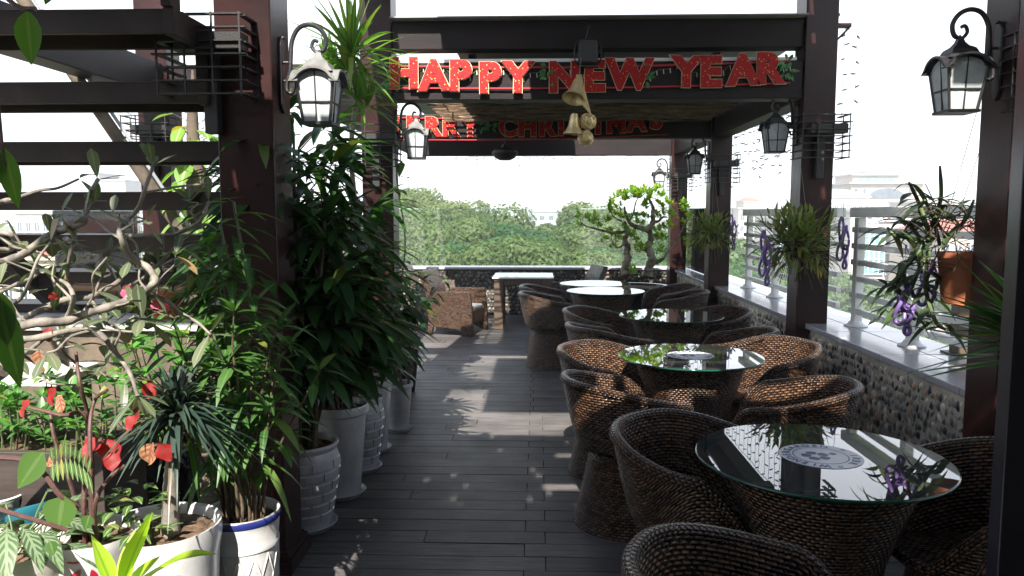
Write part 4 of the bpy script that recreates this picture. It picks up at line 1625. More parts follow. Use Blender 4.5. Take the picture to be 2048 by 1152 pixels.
def potted(name, label, loc, kind, r, h, mat, cat='potted plant', saucer=True, group=None):
    t = thing(name, label, cat, loc, 0, group)
    prof, rim = pot_profile(kind, r, h)
    mb = MB()
    mb.lathe(prof, 40)
    pot = mb.build('pot', mat, t, smooth='auto')
    mb = MB()
    rg = random.Random(int(h * 1000))
    n = 24
    vs = [(0, 0, h - 0.028)]
    for k in range(1, 6):
        for j in range(n):
            a = 2 * math.pi * j / n
            q = rim * 0.885 * k / 5
            vs.append((q * math.cos(a), q * math.sin(a), h - 0.034 + rg.uniform(-0.009, 0.011) * (k < 5)))
    fs = [(0, 1 + j, 1 + (j + 1) % n) for j in range(n)]
    for k in range(4):
        for j in range(n):
            fs.append((1 + k * n + j, 1 + (k + 1) * n + j, 1 + (k + 1) * n + (j + 1) % n, 1 + k * n + (j + 1) % n))
    mb.add(vs, fs)
    mb.build('soil', 'soil', t, smooth=True)
    if saucer:
        mb = MB()
        q = prof[1][0]
        mb.lathe([(0.0, 0.002), (q * 1.18, 0.002), (q * 1.34, 0.03), (q * 1.30, 0.032), (q * 1.16, 0.012), (0, 0.012)], 36)
        mb.build('saucer', mat, t, smooth='auto')
    return t, pot


def wicker_relief(pot, r, h, n=9, rows=6):
    """Shallow raised bricks moulded round the belly of a pot."""
    mb = MB()
    prof, _ = pot_profile('belly', r, h)

    def rad(z):
        for (r0, z0), (r1, z1) in zip(prof, prof[1:]):
            if z0 <= z <= z1 and z1 > z0:
                return r0 + (r1 - r0) * (z - z0) / (z1 - z0)
        return r
    for k in range(rows):
        z0 = h * (0.12 + 0.73 * k / rows)
        z1 = z0 + h * 0.73 / rows - 0.012
        for j in range(n):
            a0 = 2 * math.pi * (j + 0.5 * (k % 2)) / n
            a1 = a0 + 2 * math.pi / n * 0.86
            vs = []
            for z in (z0, z1):
                for i in range(5):
                    a = a0 + (a1 - a0) * i / 4
                    for e in (0.0, 0.006):
                        vs.append(((rad(z) + e) * math.cos(a), (rad(z) + e) * math.sin(a), z + (0.004 if e and z == z0 else -0.004 if e else 0)))
            fs = []
            for i in range(4):
                a, b = i * 2, 10 + i * 2
                fs += [(a + 1, a + 3, b + 3, b + 1), (a, a + 2, a + 3, a + 1), (b + 1, b + 3, b + 2, b)]
            fs += [(0, 1, 11, 10), (9, 8, 18, 19)]
            mb.add(vs, fs)
    return mb.build('moulded_relief', 'pot_white', pot)


# ------------------------------------------------------------------ foliage builders (local coordinates)
def rhapis(t, rg, h0, nst, hmin, hmax, spread, L=0.30, lean=(0, 0), every=0.16):
    st, fo = MB(), MB()
    for s in range(nst):
        a = rg.uniform(0, 2 * math.pi)
        q = rg.uniform(0.02, 0.085)
        H = rg.uniform(hmin, hmax)
        b = Vector((q * math.cos(a), q * math.sin(a), h0 - 0.05))
        out = Vector((math.cos(a), math.sin(a), 0)) * rg.uniform(0.3, 1.0) * spread * 0.5 + Vector((lean[0], lean[1], 0)) * rg.uniform(0.5, 1)
        path = [b + out * (i / 6) ** 1.6 + Vector((rg.uniform(-.008, .008), rg.uniform(-.008, .008), (H - h0 + 0.05) * i / 6)) for i in range(7)]
        st.tube(path, [0.011] * 5 + [0.009, 0.006], 7)
        z = max(h0 + 0.25, H * 0.42) + rg.uniform(0, 0.1)
        while z < H + 0.01:
            u = min(1, (z - h0) / (H - h0))
            i = min(5, int(u * 6))
            p = path[i].lerp(path[i + 1], u * 6 - i)
            az = rg.uniform(0, 2 * math.pi)
            el = rg.uniform(0.15, 0.9) if u < 0.95 else rg.uniform(0.7, 1.3)
            d = Vector((math.cos(az) * math.cos(el), math.sin(az) * math.cos(el), math.sin(el)))
            pl = rg.uniform(0.14, 0.28)
            tip = p + d * pl + Vector((0, 0, -0.03))
            st.tube([p, p + d * pl * 0.6, tip], [0.004, 0.003, 0.0025], 5)
            side = d.cross(Vector((0, 0, 1))).normalized()
            nl = rg.choice((6, 7, 8, 9))
            for k in range(nl):
                f = (k / (nl - 1) - 0.5) * 2
                an = f * 1.45
                ld = (d * math.cos(an) + side * math.sin(an) + Vector((0, 0, -0.15 * abs(f)))).normalized()
                fo.leaf(tip, ld, L * rg.uniform(0.8, 1.15) * (1 - 0.2 * abs(f)), L * rg.uniform(0.12, 0.19), rg.uniform(0.25, 0.75), 5, 0.25, peak=0.55, blunt=True)
            z += rg.uniform(0.6, 1.4) * every
    st.build('cane', 'cane', t, smooth='auto')
    fo.build('foliage', 'palm', t, smooth=True)


def rosette(fo, c, rg, n, L, W, el=(0.0, 1.4), droop=(0.2, 0.6), peak=0.35, seg=5, fold=0.2, blunt=False, axis=None):
    for i in range(n):
        az = 2.4 * i + rg.uniform(-0.4, 0.4)
        e = el[0] + (el[1] - el[0]) * (i + 0.5) / n + rg.uniform(-0.12, 0.12)
        d = Vector((math.cos(az) * math.cos(e), math.sin(az) * math.cos(e), math.sin(e)))
        if axis is not None:
            d = Vector((0, 0, 1)).rotation_difference(Vector(axis)).to_matrix() @ d
        fo.leaf(c + d * 0.008, d, L * rg.uniform(0.75, 1.15), W * rg.uniform(0.8, 1.2), rg.uniform(*droop), seg, fold, peak=peak, blunt=blunt)


def leafy_stems(t, rg, h0, nst, hmin, hmax, spread, L, W, mat, stem_mat, gap=0.06, r=0.006, start=0.35, droop=(0.3, 0.8), lean=(0, 0), base_r=0.06):
    st, fo = MB(), MB()
    for s in range(nst):
        a = rg.uniform(0, 6.28)
        q = base_r * math.sqrt(rg.random())
        H = rg.uniform(hmin, hmax)
        b = Vector((q * math.cos(a), q * math.sin(a), h0 - 0.05))
        out = Vector((math.cos(a), math.sin(a), 0)) * rg.uniform(0.2, 1) * spread + Vector((lean[0], lean[1], 0)) * rg.uniform(0.4, 1.1)
        path = [b + out * (i / 6) ** 1.8 + Vector((rg.uniform(-.01, .01), rg.uniform(-.01, .01), (H - h0 + 0.05) * i / 6)) for i in range(7)]
        st.tube(path, [r, r, r * 0.9, r * 0.85, r * 0.75, r * 0.6, r * 0.4], 6)
        z = start + rg.uniform(0, 0.05)
        n = 0
        while z < 1.0:
            i = min(5, int(z * 6))
            p = path[i].lerp(path[i + 1], z * 6 - i)
            az = rg.uniform(0, 6.28)
            el = rg.uniform(-0.3, 0.7)
            d = Vector((math.cos(az) * math.cos(el), math.sin(az) * math.cos(el), math.sin(el)))
            fo.leaf(p + d * 0.02, d, L * rg.uniform(0.7, 1.2), W * rg.uniform(0.75, 1.2), rg.uniform(*droop), 4, 0.2, peak=0.38)
            z += gap / max(0.2, (H - h0)) * rg.uniform(0.5, 1.4)
        rosette(fo, path[-1], rg, 5, L * 0.9, W * 0.9, (0.1, 1.2))
    st.build('stem', stem_mat, t, smooth='auto')
    fo.build('foliage', mat, t, smooth=True)


rg = random.Random(31)
# row of white pots along the left columns
G1 = None
p = onz(612, 1052, 0)
t, pot = potted('potted_palm', 'lady palm in the belly shaped white pot nearest the near left column', (p.x, p.y, 0), 'belly', 0.172, 0.45, 'pot_white', group=G1)
wicker_relief(pot, 0.172, 0.45)
rhapis(t, rg, 0.45, 19, 1.0, 2.05, 0.50, 0.34, (-0.02, 0.05), 0.14)
p = onz(682, 988, 0)
t, pot = potted('potted_palm', 'lady palm in the tall straight sided white pot second in the row', (p.x, p.y, 0), 'cone', 0.162, 0.53, 'pot_white', group=G1)
rhapis(t, rg, 0.53, 15, 1.1, 1.85, 0.45, 0.33, (-0.14, 0.0), 0.15)
p = onz(722, 938, 0)
t, pot = potted('potted_palm', 'lady palm in the white brick patterned pot third in the row', (p.x, p.y, 0), 'belly', 0.142, 0.47, 'pot_white', group=G1)
wicker_relief(pot, 0.142, 0.47)
rhapis(t, rg, 0.47, 13, 0.9, 1.55, 0.40, 0.30, (-0.16, 0.0), 0.15)
p = onz(745, 900, 0)
t, pot = potted('potted_dracaena', 'tall thin trunk dracaena with bright leaves reaching above the beams', (p.x, p.y, 0), 'cone', 0.145, 0.50, 'pot_white', group=G1)
o = Vector((p.x, p.y, 0))
st, fo = MB(), MB()
Yd = p.y - 0.35
tr = [at(745, 760, p.y) - o, at(722, 520, p.y - 0.1) - o, at(703, 330, Yd) - o, at(706, 250, Yd) - o, at(714, 165, Yd) - o, at(704, 110, Yd) - o]
tr[0] = Vector((0, 0, 0.46))
sp = spline(tr, 6)
st.tube(sp, [0.02 - 0.010 * i / len(sp) for i in range(len(sp))], 8)
br = [at(712, 200, Yd) - o, at(690, 185, Yd + 0.1) - o, at(665, 165, Yd + 0.2) - o]
st.tube(br, [0.009, 0.008, 0.007], 7)
st.build('trunk', 'pale_bark', t, smooth='auto')
for c, n, L in ((tr[-1], 50, 0.46), (tr[-1] - Vector((0.03, 0, 0.10)), 34, 0.46), (br[-1], 40, 0.40), (tr[-2] - Vector((0.0, 0, 0.12)), 16, 0.34), (at(735, 215, Yd) - o, 18, 0.3)):
    rosette(fo, Vector(c), rg, n, L, 0.036, (-0.35, 1.5), (0.1, 0.6), peak=0.35, seg=6)
fo.build('foliage', 'dracaena', t, smooth=True)
p = onz(798, 860, 0)
t, pot = potted('potted_palm', 'small lady palm in the farthest white pot of the row', (p.x, p.y, 0), 'cone', 0.105, 0.36, 'pot_matt', group=G1)
rhapis(t, rg, 0.36, 6, 0.7, 1.2, 0.35, 0.24, (-0.1, 0.0))
p = onz(812, 783, 0)
t, pot = potted('potted_bush', 'leafy bush in the black glazed pot at the end of the row', (p.x, p.y, 0), 'vase', 0.135, 0.50, 'pot_black', saucer=False)
leafy_stems(t, rg, 0.50, 10, 0.75, 1.02, 0.24, 0.10, 0.045, 'croton', 'pale_bark', 0.045, 0.007, 0.35, lean=(0.12, 0.1))
p = onz(768, 790, 0)
t, pot = potted('potted_bush', 'dark dense bush filling the gap behind the row of palms', (p.x - 0.25, p.y + 0.3, 0), 'vase', 0.14, 0.45, 'pot_black', saucer=False)
leafy_stems(t, rg, 0.45, 16, 0.9, 1.45, 0.32, 0.15, 0.055, 'croton', 'cane', 0.05, 0.007, 0.2, lean=(-0.05, 0.0))
# climbing vine up the second left column
o = Vector((XL[1] + 0.03, ZC[1] + 0.05, 0))
t = thing('climbing_vine', 'round leaved vine climbing the right edge of the second left column', 'vine', o)
st, fo = MB(), MB()
pts = [Vector((0.03 + 0.03 * math.sin(k * 1.1), -0.06, 0.02 + 0.19 * k)) for k in range(12)]
st.tube(spline(pts, 4), 0.006, 6)
for k in range(16):
    q = pts[rg.randrange(3, 12)] + Vector((rg.uniform(-.04, .06), rg.uniform(-.05, .0), rg.uniform(-.1, .1)))
    fo.leaf(q, (rg.uniform(-0.3, 1), rg.uniform(-1, 0.2), rg.uniform(-0.8, 0.3)), rg.uniform(0.08, 0.12), 0.07, 0.35, 4, 0.15, peak=0.3)
st.build('stem', 'stem_green', t, smooth='auto')
fo.build('foliage', 'heart', t, smooth=True)

# bamboo-like plant in the blue rimmed pot before the near left column
p = onz(483, 1018, 0.52)
t, pot = potted('potted_bamboo', 'tall bamboo leaved plant in the white pot with a blue rim', (p.x, p.y, 0), 'drum', 0.133, 0.52, 'pot_matt', saucer=False)
mb = MB()
mb.lathe([(0.1352, 0.489), (0.1382, 0.497), (0.139, 0.506), (0.1372, 0.5145), (0.134, 0.517)], 40)
mb.build('rim_band', 'blue_band', pot, smooth=True)
mb = MB()
for j in range(14):
    a0 = 2 * math.pi * j / 14
    for s in (1, -1):
        pts = []
        for i in range(9):
            u = i / 8
            z = 0.05 + 0.33 * u
            rr = 0.133 * (0.883 + 0.068 * (z - 0.03) / 0.36) + 0.0005
            pts.append((rr * math.cos(a0 + s * u * 0.9), rr * math.sin(a0 + s * u * 0.9), z))
        mb.tube(pts, 0.003, 4)
mb.build('moulded_relief', 'pot_matt', pot, smooth=True)
leafy_stems(t, rg, 0.52, 26, 0.85, 1.28, 0.24, 0.15, 0.036, 'bamboo', 'cane', 0.045, 0.006, 0.4, droop=(0.35, 0.9), lean=(0.02, -0.02), base_r=0.075)
st, fo = MB(), MB()
for s in range(4):
    pts = spline([Vector((0.02 * s - 0.03, 0, 0.5)), Vector((-0.05 + 0.02 * s, 0, 0.9)), Vector((-0.10 + 0.05 * s, 0.02, 1.25)), Vector((-0.14 + 0.05 * s, 0.0, 1.40 + 0.08 * s))], 8)
    st.tube(pts, 0.005, 6)
    for k in range(10, len(pts)):
        for q in range(2):
            az = rg.uniform(0, 6.28)
            fo.leaf(pts[k], (math.cos(az), math.sin(az), rg.uniform(0.0, 0.6)), rg.uniform(0.12, 0.19), 0.04, rg.uniform(0.3, 0.8), 5, 0.2)
st.build('stem', 'stem_green', t, smooth='auto')
fo.build('foliage', 'bamboo', t, smooth=True)

# dragon tree in the big white pot
p = onz(322, 1046, 0.57)
t, pot = potted('potted_dragon_tree', 'dragon tree with dark strap leaves and ringed trunk in the large white pot', (p.x, p.y, 0), 'bowl', 0.182, 0.57, 'pot_white', saucer=False)
o = Vector((p.x, p.y, 0))
tr = [Vector((0.03, 0.0, 0.52)), at(342, 960, p.y) - o, at(350, 900, p.y) - o, at(352, 835, p.y) - o]
st = MB()
sp = spline(tr, 8)
st.tube(sp, [0.030 - 0.008 * min(1, i / 8) + 0.0022 * (i % 2) for i in range(len(sp))], 12)
st.build('trunk', 'pale_bark', t, smooth='auto')
fo = MB()
rosette(fo, tr[-1], rg, 150, 0.265, 0.018, (-0.25, 1.3), (0.25, 0.75), peak=0.3, seg=7, fold=0.3)
rosette(fo, tr[-1] + Vector((0.0, 0, 0.04)), rg, 40, 0.20, 0.018, (0.2, 1.45), (0.2, 0.6), peak=0.3, seg=6, fold=0.3)
fo.build('foliage', 'strap', t, smooth=True)

# begonia in the white pot with the red leaf emblem
p = onz(182, 1062, 0.60)
t, pot = potted('potted_begonia', 'begonia with red leaves on dark stems in the white pot printed with three red leaves', (p.x, p.y, 0), 'vase', 0.138, 0.60, 'pot_white', saucer=False)
o = Vector((p.x, p.y, 0))
mb = MB()
dcam = Vector((-p.x, -p.y, 0)).normalized()
sd = Vector((-dcam.y, dcam.x, 0))
for ang, (cx_, cz_) in ((2.75, (-0.014, 0.455)), (-2.2, (-0.012, 0.435)), (-1.35, (0.016, 0.43))):
    vs = []
    for i in range(7):
        u = i / 6
        for s in (-1, 1):
            du = 0.055 * u
            wv = 0.011 * math.sin(math.pi * u) ** 0.8 * s
            x = cx_ + du * math.cos(ang) - wv * math.sin(ang)
            z = cz_ + 0.10 + du * math.sin(ang) + wv * math.cos(ang)
            rr = 0.138 * (0.80 + 0.17 * (z - 0.30) / 0.258) + 0.0012
            y = math.sqrt(max(0, rr * rr - (x - 0.02) ** 2))
            vs.append(sd * -(x - 0.02) * -1 + dcam * y + Vector((0, 0, z)))
    mb.add(vs, [(2 * i, 2 * i + 1, 2 * i + 3, 2 * i + 2) for i in range(6)])
mb.build('leaf_emblem', 'red_paint', pot)
st, ff, fz = MB(), MB(), MB()
b0 = Vector((0, 0, 0.56))


def stem(pts, r0=0.008, r1=0.005):
    s = spline([Vector(q) for q in pts], 5)
    st.tube(s, [r0 + (r1 - r0) * i / len(s) for i in range(len(s))], 7)


for off, pts in (((-0.02, 0), ((168, 1000), (175, 840), (160, 770), (152, 705))), ((0.02, 0), ((185, 1000), (180, 860), (190, 800), (215, 780))), ((0.0, 0.02), ((190, 1010), (215, 960), (250, 930))), ((-0.05, 0), ((150, 1000), (110, 880), (100, 820))), ((-0.03, 0.02), ((172, 930), (190, 900), (200, 880))), ((0, 0), ((178, 850), (120, 830), (60, 815)))):
    stem([b0 + Vector((off[0], off[1], -0.03))] + [at(x, y, p.y + rg.uniform(-0.06, 0.06)) - o for x, y in pts] if off != (0, 0) or True else [])
for x, y, L, dx, dz, dull in ((112, 775, 0.10, -0.3, -1, 0), (118, 790, 0.085, 0.5, -1, 1), (60, 800, 0.09, -0.5, -1, 0), (78, 700, 0.10, 0.1, -1, 1), (205, 880, 0.13, -0.75, -0.8, 0), (215, 878, 0.12, 0.35, -1, 0), (232, 885, 0.09, 0.7, -0.8, 0), (305, 885, 0.10, -0.3, -1, 1),
                              (318, 885, 0.10, 0.6, -0.9, 0), (275, 800, 0.11, 0.1, -1, 0), (270, 830, 0.1, -0.3, -1, 0), (285, 770, 0.08, 0.6, -0.5, 0), (110, 600, 0.055, 0.0, 1, 0), (98, 655, 0.06, 0.1, -1, 0), (75, 940, 0.09, -0.9, -0.4, 0), (95, 925, 0.10, 0.7, 0.2, 1), (225, 905, 0.1, 0.2, -1, 0)):
    q = at(x, y, p.y + rg.uniform(-0.08, 0.08)) - o
    L *= rg.uniform(0.42, 0.62)
    lf = MB()
    lf.leaf(q, (dx, rg.uniform(-0.6, 0.1), dz), L, L * 0.9, rg.uniform(0.0, 0.4), 8, rg.uniform(0.2, 0.7), up=(rg.uniform(-0.7, 0.7), -1, rg.uniform(0.0, 1.2)), peak=0.42, wave=0.12, blunt=True)
    lf.build('faded_leaf' if dull else 'red_leaf', 'begonia_dull' if dull else 'begonia', t, smooth=True)
for k in range(9):
    u = k / 8
    q = at(105 + 70 * u, 925 + 22 * u * u - 14 * math.sin(3 * u), p.y - 0.1) - o
    for s in (-1, 1):
        ff.leaf(q, (0.1 + 0.25 * u, -0.2, s), 0.06, 0.015, 0.1, 3, 0.1, up=(0, -1, 0.3))
for k in range(60):
    az = rg.uniform(0, 6.28)
    q = b0 + Vector((rg.uniform(-.06, .2), rg.uniform(-.05, .16), rg.uniform(0.0, 0.14)))
    fz.leaf(q, (math.cos(az), math.sin(az), rg.uniform(0, 0.8)), rg.uniform(0.05, 0.09), 0.03, 0.4, 3, 0.2)
st.build('stem', 'stem_red', t, smooth='auto')
ff.build('fern_frond', 'zebra', t, smooth=True)
fz.build('low_foliage', 'zebra', t, smooth=True)

# calathea in the cream pot at the left corner
p = onz(22, 1090, 0.60)
t, pot = potted('potted_calathea', 'plant with pale veined leaves in the cream pot in the lower left corner', (p.x, p.y, 0), 'bowl', 0.15, 0.60, 'pot_cream', saucer=False)
fo, st = MB(), MB()
for k in range(34):
    az = rg.uniform(0, 6.28)
    q = Vector((0.09 * math.cos(az) * rg.random(), 0.09 * math.sin(az) * rg.random(), 0.56))
    tip = q + Vector((math.cos(az) * 0.09, math.sin(az) * 0.09, rg.uniform(0.03, 0.15)))
    st.tube([q, q.lerp(tip, 0.5) + Vector((0, 0, 0.02)), tip], 0.003, 5)
    fo.leaf(tip, (math.cos(az), math.sin(az), rg.uniform(-0.3, 0.3)), rg.uniform(0.10, 0.15), rg.uniform(0.05, 0.07), rg.uniform(0.3, 0.8), 5, 0.12, peak=0.45, wave=0.02)
st.build('stem', 'stem_green', t)
fo.build('foliage', 'calathea', t, smooth=True)

# lime green dracaena in the foreground
p = at(235, 1215, 1.95)
t, pot = potted('potted_lime_plant', 'bright lime green broad leaved plant in the foreground at the bottom edge', (p.x, 1.95, 0), 'drum', 0.10, 0.50, 'pot_matt', saucer=False)
o = Vector((p.x, 1.95, 0))
st, fo = MB(), MB()
st.tube([(0, 0, 0.45), (0.0, 0, p.z + 0.01)], 0.012, 8)
for (x, y), (x1, y1), dy, W, dr in (((238, 1190), (305, 1022), -0.06, 0.062, 0.1), ((236, 1200), (182, 1070), 0.02, 0.055, 0.0), ((245, 1205), (432, 1088), -0.05, 0.075, 0.35), ((245, 1215), (410, 1160), -0.10, 0.07, 0.4), ((232, 1205), (92, 1160), -0.06, 0.065, 0.45), ((240, 1205), (270, 1060), 0.08, 0.05, 0.1), ((236, 1210), (200, 1150), -0.14, 0.06, 0.4), ((236, 1205), (320, 1110), 0.1, 0.05, 0.2)):
    a, b = at(x, y, 1.95) - o, at(x1, y1, 1.95 + dy) - o
    b = b + Vector((0, 0, dr * (b - a).length))
    fo.leaf(a, b - a, (b - a).length, W, dr, 8, 0.3, peak=0.5, wave=0.02)
st.build('stem', 'stem_green', t)
fo.build('foliage', 'lime', t, smooth=True)

# vine trailing in at the lower left, and dark leaves hanging at the top left, close to the camera
o = at(0, 925, 1.62)
t = thing('trailing_vine', 'dark vine stem with two large heart shaped leaves at the lower left', 'vine', o)
mb = MB()
mb.tube(spline([at(-60, 915, 1.62) - o, at(40, 918, 1.62) - o, at(85, 945, 1.60) - o, at(120, 990, 1.60) - o, at(160, 1015, 1.62) - o], 6), [0.006] * 24 + [0.003], 7)
mb.tube(spline([at(-60, 1000, 1.55) - o, at(10, 1022, 1.55) - o, at(70, 1040, 1.56) - o, at(135, 1060, 1.58) - o], 6), 0.005, 7)
mb.build('stem', 'stem_red', t, smooth='auto')
mb = MB()
for x, y, dx, dz, L, W in ((88, 905, -0.62, -0.8, 0.085, 0.062), (128, 992, -0.15, -1, 0.075, 0.075), (180, 1030, -0.3, -0.9, 0.03, 0.03), (100, 1082, 0.3, -0.7, 0.03, 0.03)):
    mb.leaf(at(x, y, 1.6) - o, (dx, -0.2, dz), L, W, 0.1, 6, 0.2, up=(0.1, -1, 0.3), peak=0.32)
mb.build('foliage', 'heart', t, smooth=True)
o = at(40, -30, 1.25)
t = thing('hanging_vine', 'dark green oval leaves hanging at the upper left corner', 'vine', o)
mb = MB()
mb.tube(spline([at(-40, -60, 1.25) - o, at(30, 10, 1.25) - o, at(72, 18, 1.25) - o], 5), 0.004, 6)
mb.tube(spline([at(-40, -60, 1.25) - o, at(-10, 150, 1.25) - o, at(5, 300, 1.25) - o, at(10, 330, 1.25) - o], 5), 0.003, 6)
mb.build('stem', 'stem_red', t, smooth='auto')
mb = MB()
for x, y, dx, dz, L, W in ((55, 20, -0.02, -1, 0.085, 0.040), (8, 295, 0.15, -1, 0.10, 0.034), (2, 300, -0.3, -1, 0.07, 0.03), (-5, 590, 0.15, -1, 0.16, 0.05), (4, 585, 0.0, -1, 0.09, 0.04), (105, -25, -0.4, -0.7, 0.03, 0.015)):
    mb.leaf(at(x, y, 1.25) - o, (dx, 0.05, dz), L, W, 0.0, 6, 0.35, up=(0.35, -1, 0), peak=0.4)
mb.build('foliage', 'heart', t, smooth=True)

# desert rose: winding grey branches across the left of the picture
YA = 2.42
p = at(-150, 900, YA + 0.1)
t, pot = potted('potted_desert_rose', 'large desert rose whose winding grey branches cross the left of the picture', (p.x, p.y, 0), 'bowl', 0.2, 0.45, 'pot_cream', saucer=False)
o = Vector((p.x, p.y, 0))
st, fo, fl = MB(), MB(), MB()
st.tube(spline([Vector((0, 0, 0.42)), Vector((0.0, 0, 0.62)), at(-60, 780, YA) - o, at(0, 733, YA) - o], 6), [0.075 - 0.002 * i for i in range(19)], 12)
BR = [
    ([(0, 733), (38, 706), (70, 704), (110, 716), (135, 728)], 22, 10, 0.00),
    ([(-20, 690), (21, 661), (70, 646), (130, 643), (169, 628), (208, 617), (250, 604), (286, 589), (305, 570), (310, 558), (295, 534), (266, 516), (245, 484), (240, 458), (258, 436), (276, 417), (290, 378), (300, 350), (306, 332)], 26, 8, -0.05),
    ([(-20, 700), (21, 682), (78, 675), (146, 660), (187, 660), (208, 675), (221, 693), (240, 716), (260, 747), (275, 790)], 19, 9, -0.14),
    ([(-30, 670), (31, 646), (78, 622), (130, 600), (182, 594), (208, 580), (234, 566), (245, 552), (262, 520)], 20, 11, 0.06),
    ([(-20, 530), (20, 520), (52, 505), (94, 474), (120, 462), (146, 453), (168, 445), (172, 425), (177, 400), (185, 378), (195, 360)], 24, 9, 0.02),
    ([(130, 477), (172, 497), (208, 503), (240, 490), (250, 474), (292, 471), (339, 471), (375, 456), (402, 440), (417, 405)], 13, 8, 0.10),
    ([(266, 568), (292, 552), (323, 521), (354, 490)], 9, 6, 0.10),
    ([(182, 594), (205, 640), (230, 655)], 9, 6, 0.06),
    ([(286, 589), (330, 600), (360, 625), (395, 645), (420, 668)], 13, 6, 0.02),
    ([(60, 700), (100, 672), (120, 690), (128, 706), (150, 725)], 11, 7, 0.12),
    ([(-20, 500), (20, 498), (28, 476), (10, 466), (-15, 468)], 17, 11, 0.1),
    ([(-10, 590), (30, 570), (70, 552), (76, 538)], 12, 7, 0.1),
    ([(-10, 635), (40, 598), (60, 560), (75, 520), (100, 486)], 11, 6, -0.08),
    ([(146, 453), (150, 480), (142, 500), (132, 560), (128, 600)], 12, 7, 0.04),
    ([(130, 643), (144, 610), (146, 590), (136, 570), (120, 560)], 13, 9, -0.06),
    ([(40, 706), (80, 735), (95, 765), (150, 770)], 9, 5, 0.05),
    ([(-20, 410), (10, 402), (26, 400)], 16, 13, 0.0),
    ([(110, 716), (145, 735), (165, 742), (190, 742), (215, 724)], 8, 6, 0.04),
]
tips = []
for pts, w0, w1, dy in BR:
    n = len(pts)
    wig = [at(x, y, YA + dy + 0.05 * math.sin(i * 1.7 + x * 0.01)) - o for i, (x, y) in enumerate(pts)]
    s = spline(wig, 5)
    k = len(s)
    st.tube(s, [0.80 * (w0 + (w1 - w0) * i / k) / 2 / F * YA * (1 + 0.09 * math.sin(i * 1.3) + rg.uniform(-0.06, 0.06)) for i in range(k)], 10)
    for q in range(max(1, k // 11)):
        i = rg.randrange(3, k - 2)
        c0 = Vector(s[i])
        dd = Vector((rg.uniform(-0.8, 1), rg.uniform(-0.7, 0.7), rg.uniform(-0.25, 1.0))).normalized()
        Lt = rg.uniform(0.07, 0.22)
        tw = spline([c0, c0 + dd * Lt * 0.4 + rdir(rg) * 0.015, c0 + dd * Lt * 0.75 + rdir(rg) * 0.025, c0 + dd * Lt], 4)
        r0 = 0.55 * w1 / 2 / F * YA
        st.tube(tw, [r0 * (1.15 - 0.5 * j / len(tw)) for j in range(len(tw))], 7)
        if rg.random() < 0.35:
            rosette(fo, Vector(tw[-1]), rg, rg.choice((3, 4, 5)), 0.085, 0.028, (0.2, 1.1), (0.0, 0.4), peak=0.68, seg=5, fold=0.15, blunt=True, axis=dd)
    e = s[-1]
    st.add(*[(lambda m: (m.v, m.f))(MB().lathe([(0.001, -w1 * 0.0009), (w1 * 0.0009, 0), (0.001, w1 * 0.0009)], 8, e))][0])
    tips.append((Vector(s[-1]), (Vector(s[-1]) - Vector(s[-4])).normalized()))
for i, (c, ax) in enumerate(tips):
    if i in (0, 13, 16):
        continue
    rosette(fo, c, rg, rg.choice((4, 5, 6)), 0.10, 0.032, (0.2, 1.1), (0.0, 0.3), peak=0.68, seg=5, fold=0.15, blunt=True, axis=ax)
for x, y, n, L in ((225, 430, 2, 0.075), (120, 430, 4, 0.09), (100, 470, 5, 0.09), (55, 500, 3, 0.1), (150, 530, 5, 0.11), (55, 590, 3, 0.1), (120, 590, 2, 0.12), (270, 620, 7, 0.13), (240, 640, 5, 0.14), (285, 640, 5, 0.12), (30, 700, 3, 0.09), (60, 755, 3, 0.10), (210, 660, 4, 0.13), (180, 415, 2, 0.08), (300, 645, 5, 0.12), (255, 690, 4, 0.12)):
    c = at(x, y, YA + rg.uniform(-0.08, 0.12)) - o
    rosette(fo, c, rg, n, L, L * 0.34, (0.0, 1.0), (0.0, 0.4), peak=0.66, seg=5, fold=0.15, blunt=True, axis=(rg.uniform(-.5, .8), -0.2, rg.uniform(0.2, 1)))
for x, y, s in ((325, 608, 1.0), (262, 584, 0.9)):
    c = at(x, y, YA + 0.02) - o
    fl = MB()
    for k in range(6):
        a = 2 * math.pi * k / 6
        fl.leaf(c, (math.cos(a), -0.5, math.sin(a)), 0.036 * s, 0.032 * s, 0.15, 4, -0.25, up=(0, -1, 0), peak=0.62, blunt=True, wave=0.05)
    fl.tube([c + Vector((0.0, 0.0, 0.0)), c + Vector((-0.02, 0.02, -0.03))], [0.011, 0.004], 7)
    fl.build('flower', 'pink', t, smooth=True)
st.build('branch', 'pale_bark', t, smooth='auto')
fo.build('foliage', 'adenium', t, smooth=True)

# ledge, trough, tub and plants behind the desert rose
t = thing('ledge', 'white topped low ledge behind the plants on the left', 'ledge', (-2.6, 4.45, 0))
mb = MB()
mb.box((0, 0.0, 0.47), (1.9, 0.34, 0.94))
mb.build('base', 'trunk_bark', t)
mb = MB()
mb.box((0, -0.01, 0.965), (1.96, 0.42, 0.05))
mb.build('top', 'white_shelf', t, bevel=0.005)
t = thing('ledge', 'low white painted bench end at the left edge behind the red leaves', 'ledge', (-2.62, 3.5, 0))
mb = MB()
mb.box((0, 0.0, 0.85), (0.95, 0.34, 0.045))
mb.build('top', 'white_shelf', t, bevel=0.005)
for sx in (-0.42, 0.42):
    mb = MB()
    mb.box((sx, 0, 0.413), (0.06, 0.28, 0.826))
    mb.build('leg', 'dark_wood', t)
p = at(70, 905, 2.95)
t = thing('planter_trough', 'dark wooden trough filled with bright green bushes on the left', 'planter', (p.x - 0.15, 3.05, 0))
mb = MB()
for y_, s in ((-0.15, 1), (0.15, 1)):
    mb.box((0, y_, 0.34), (0.92, 0.03, 0.66))
for x_ in (-0.447, 0.447):
    mb.box((x_, 0, 0.34), (0.026, 0.268, 0.66))
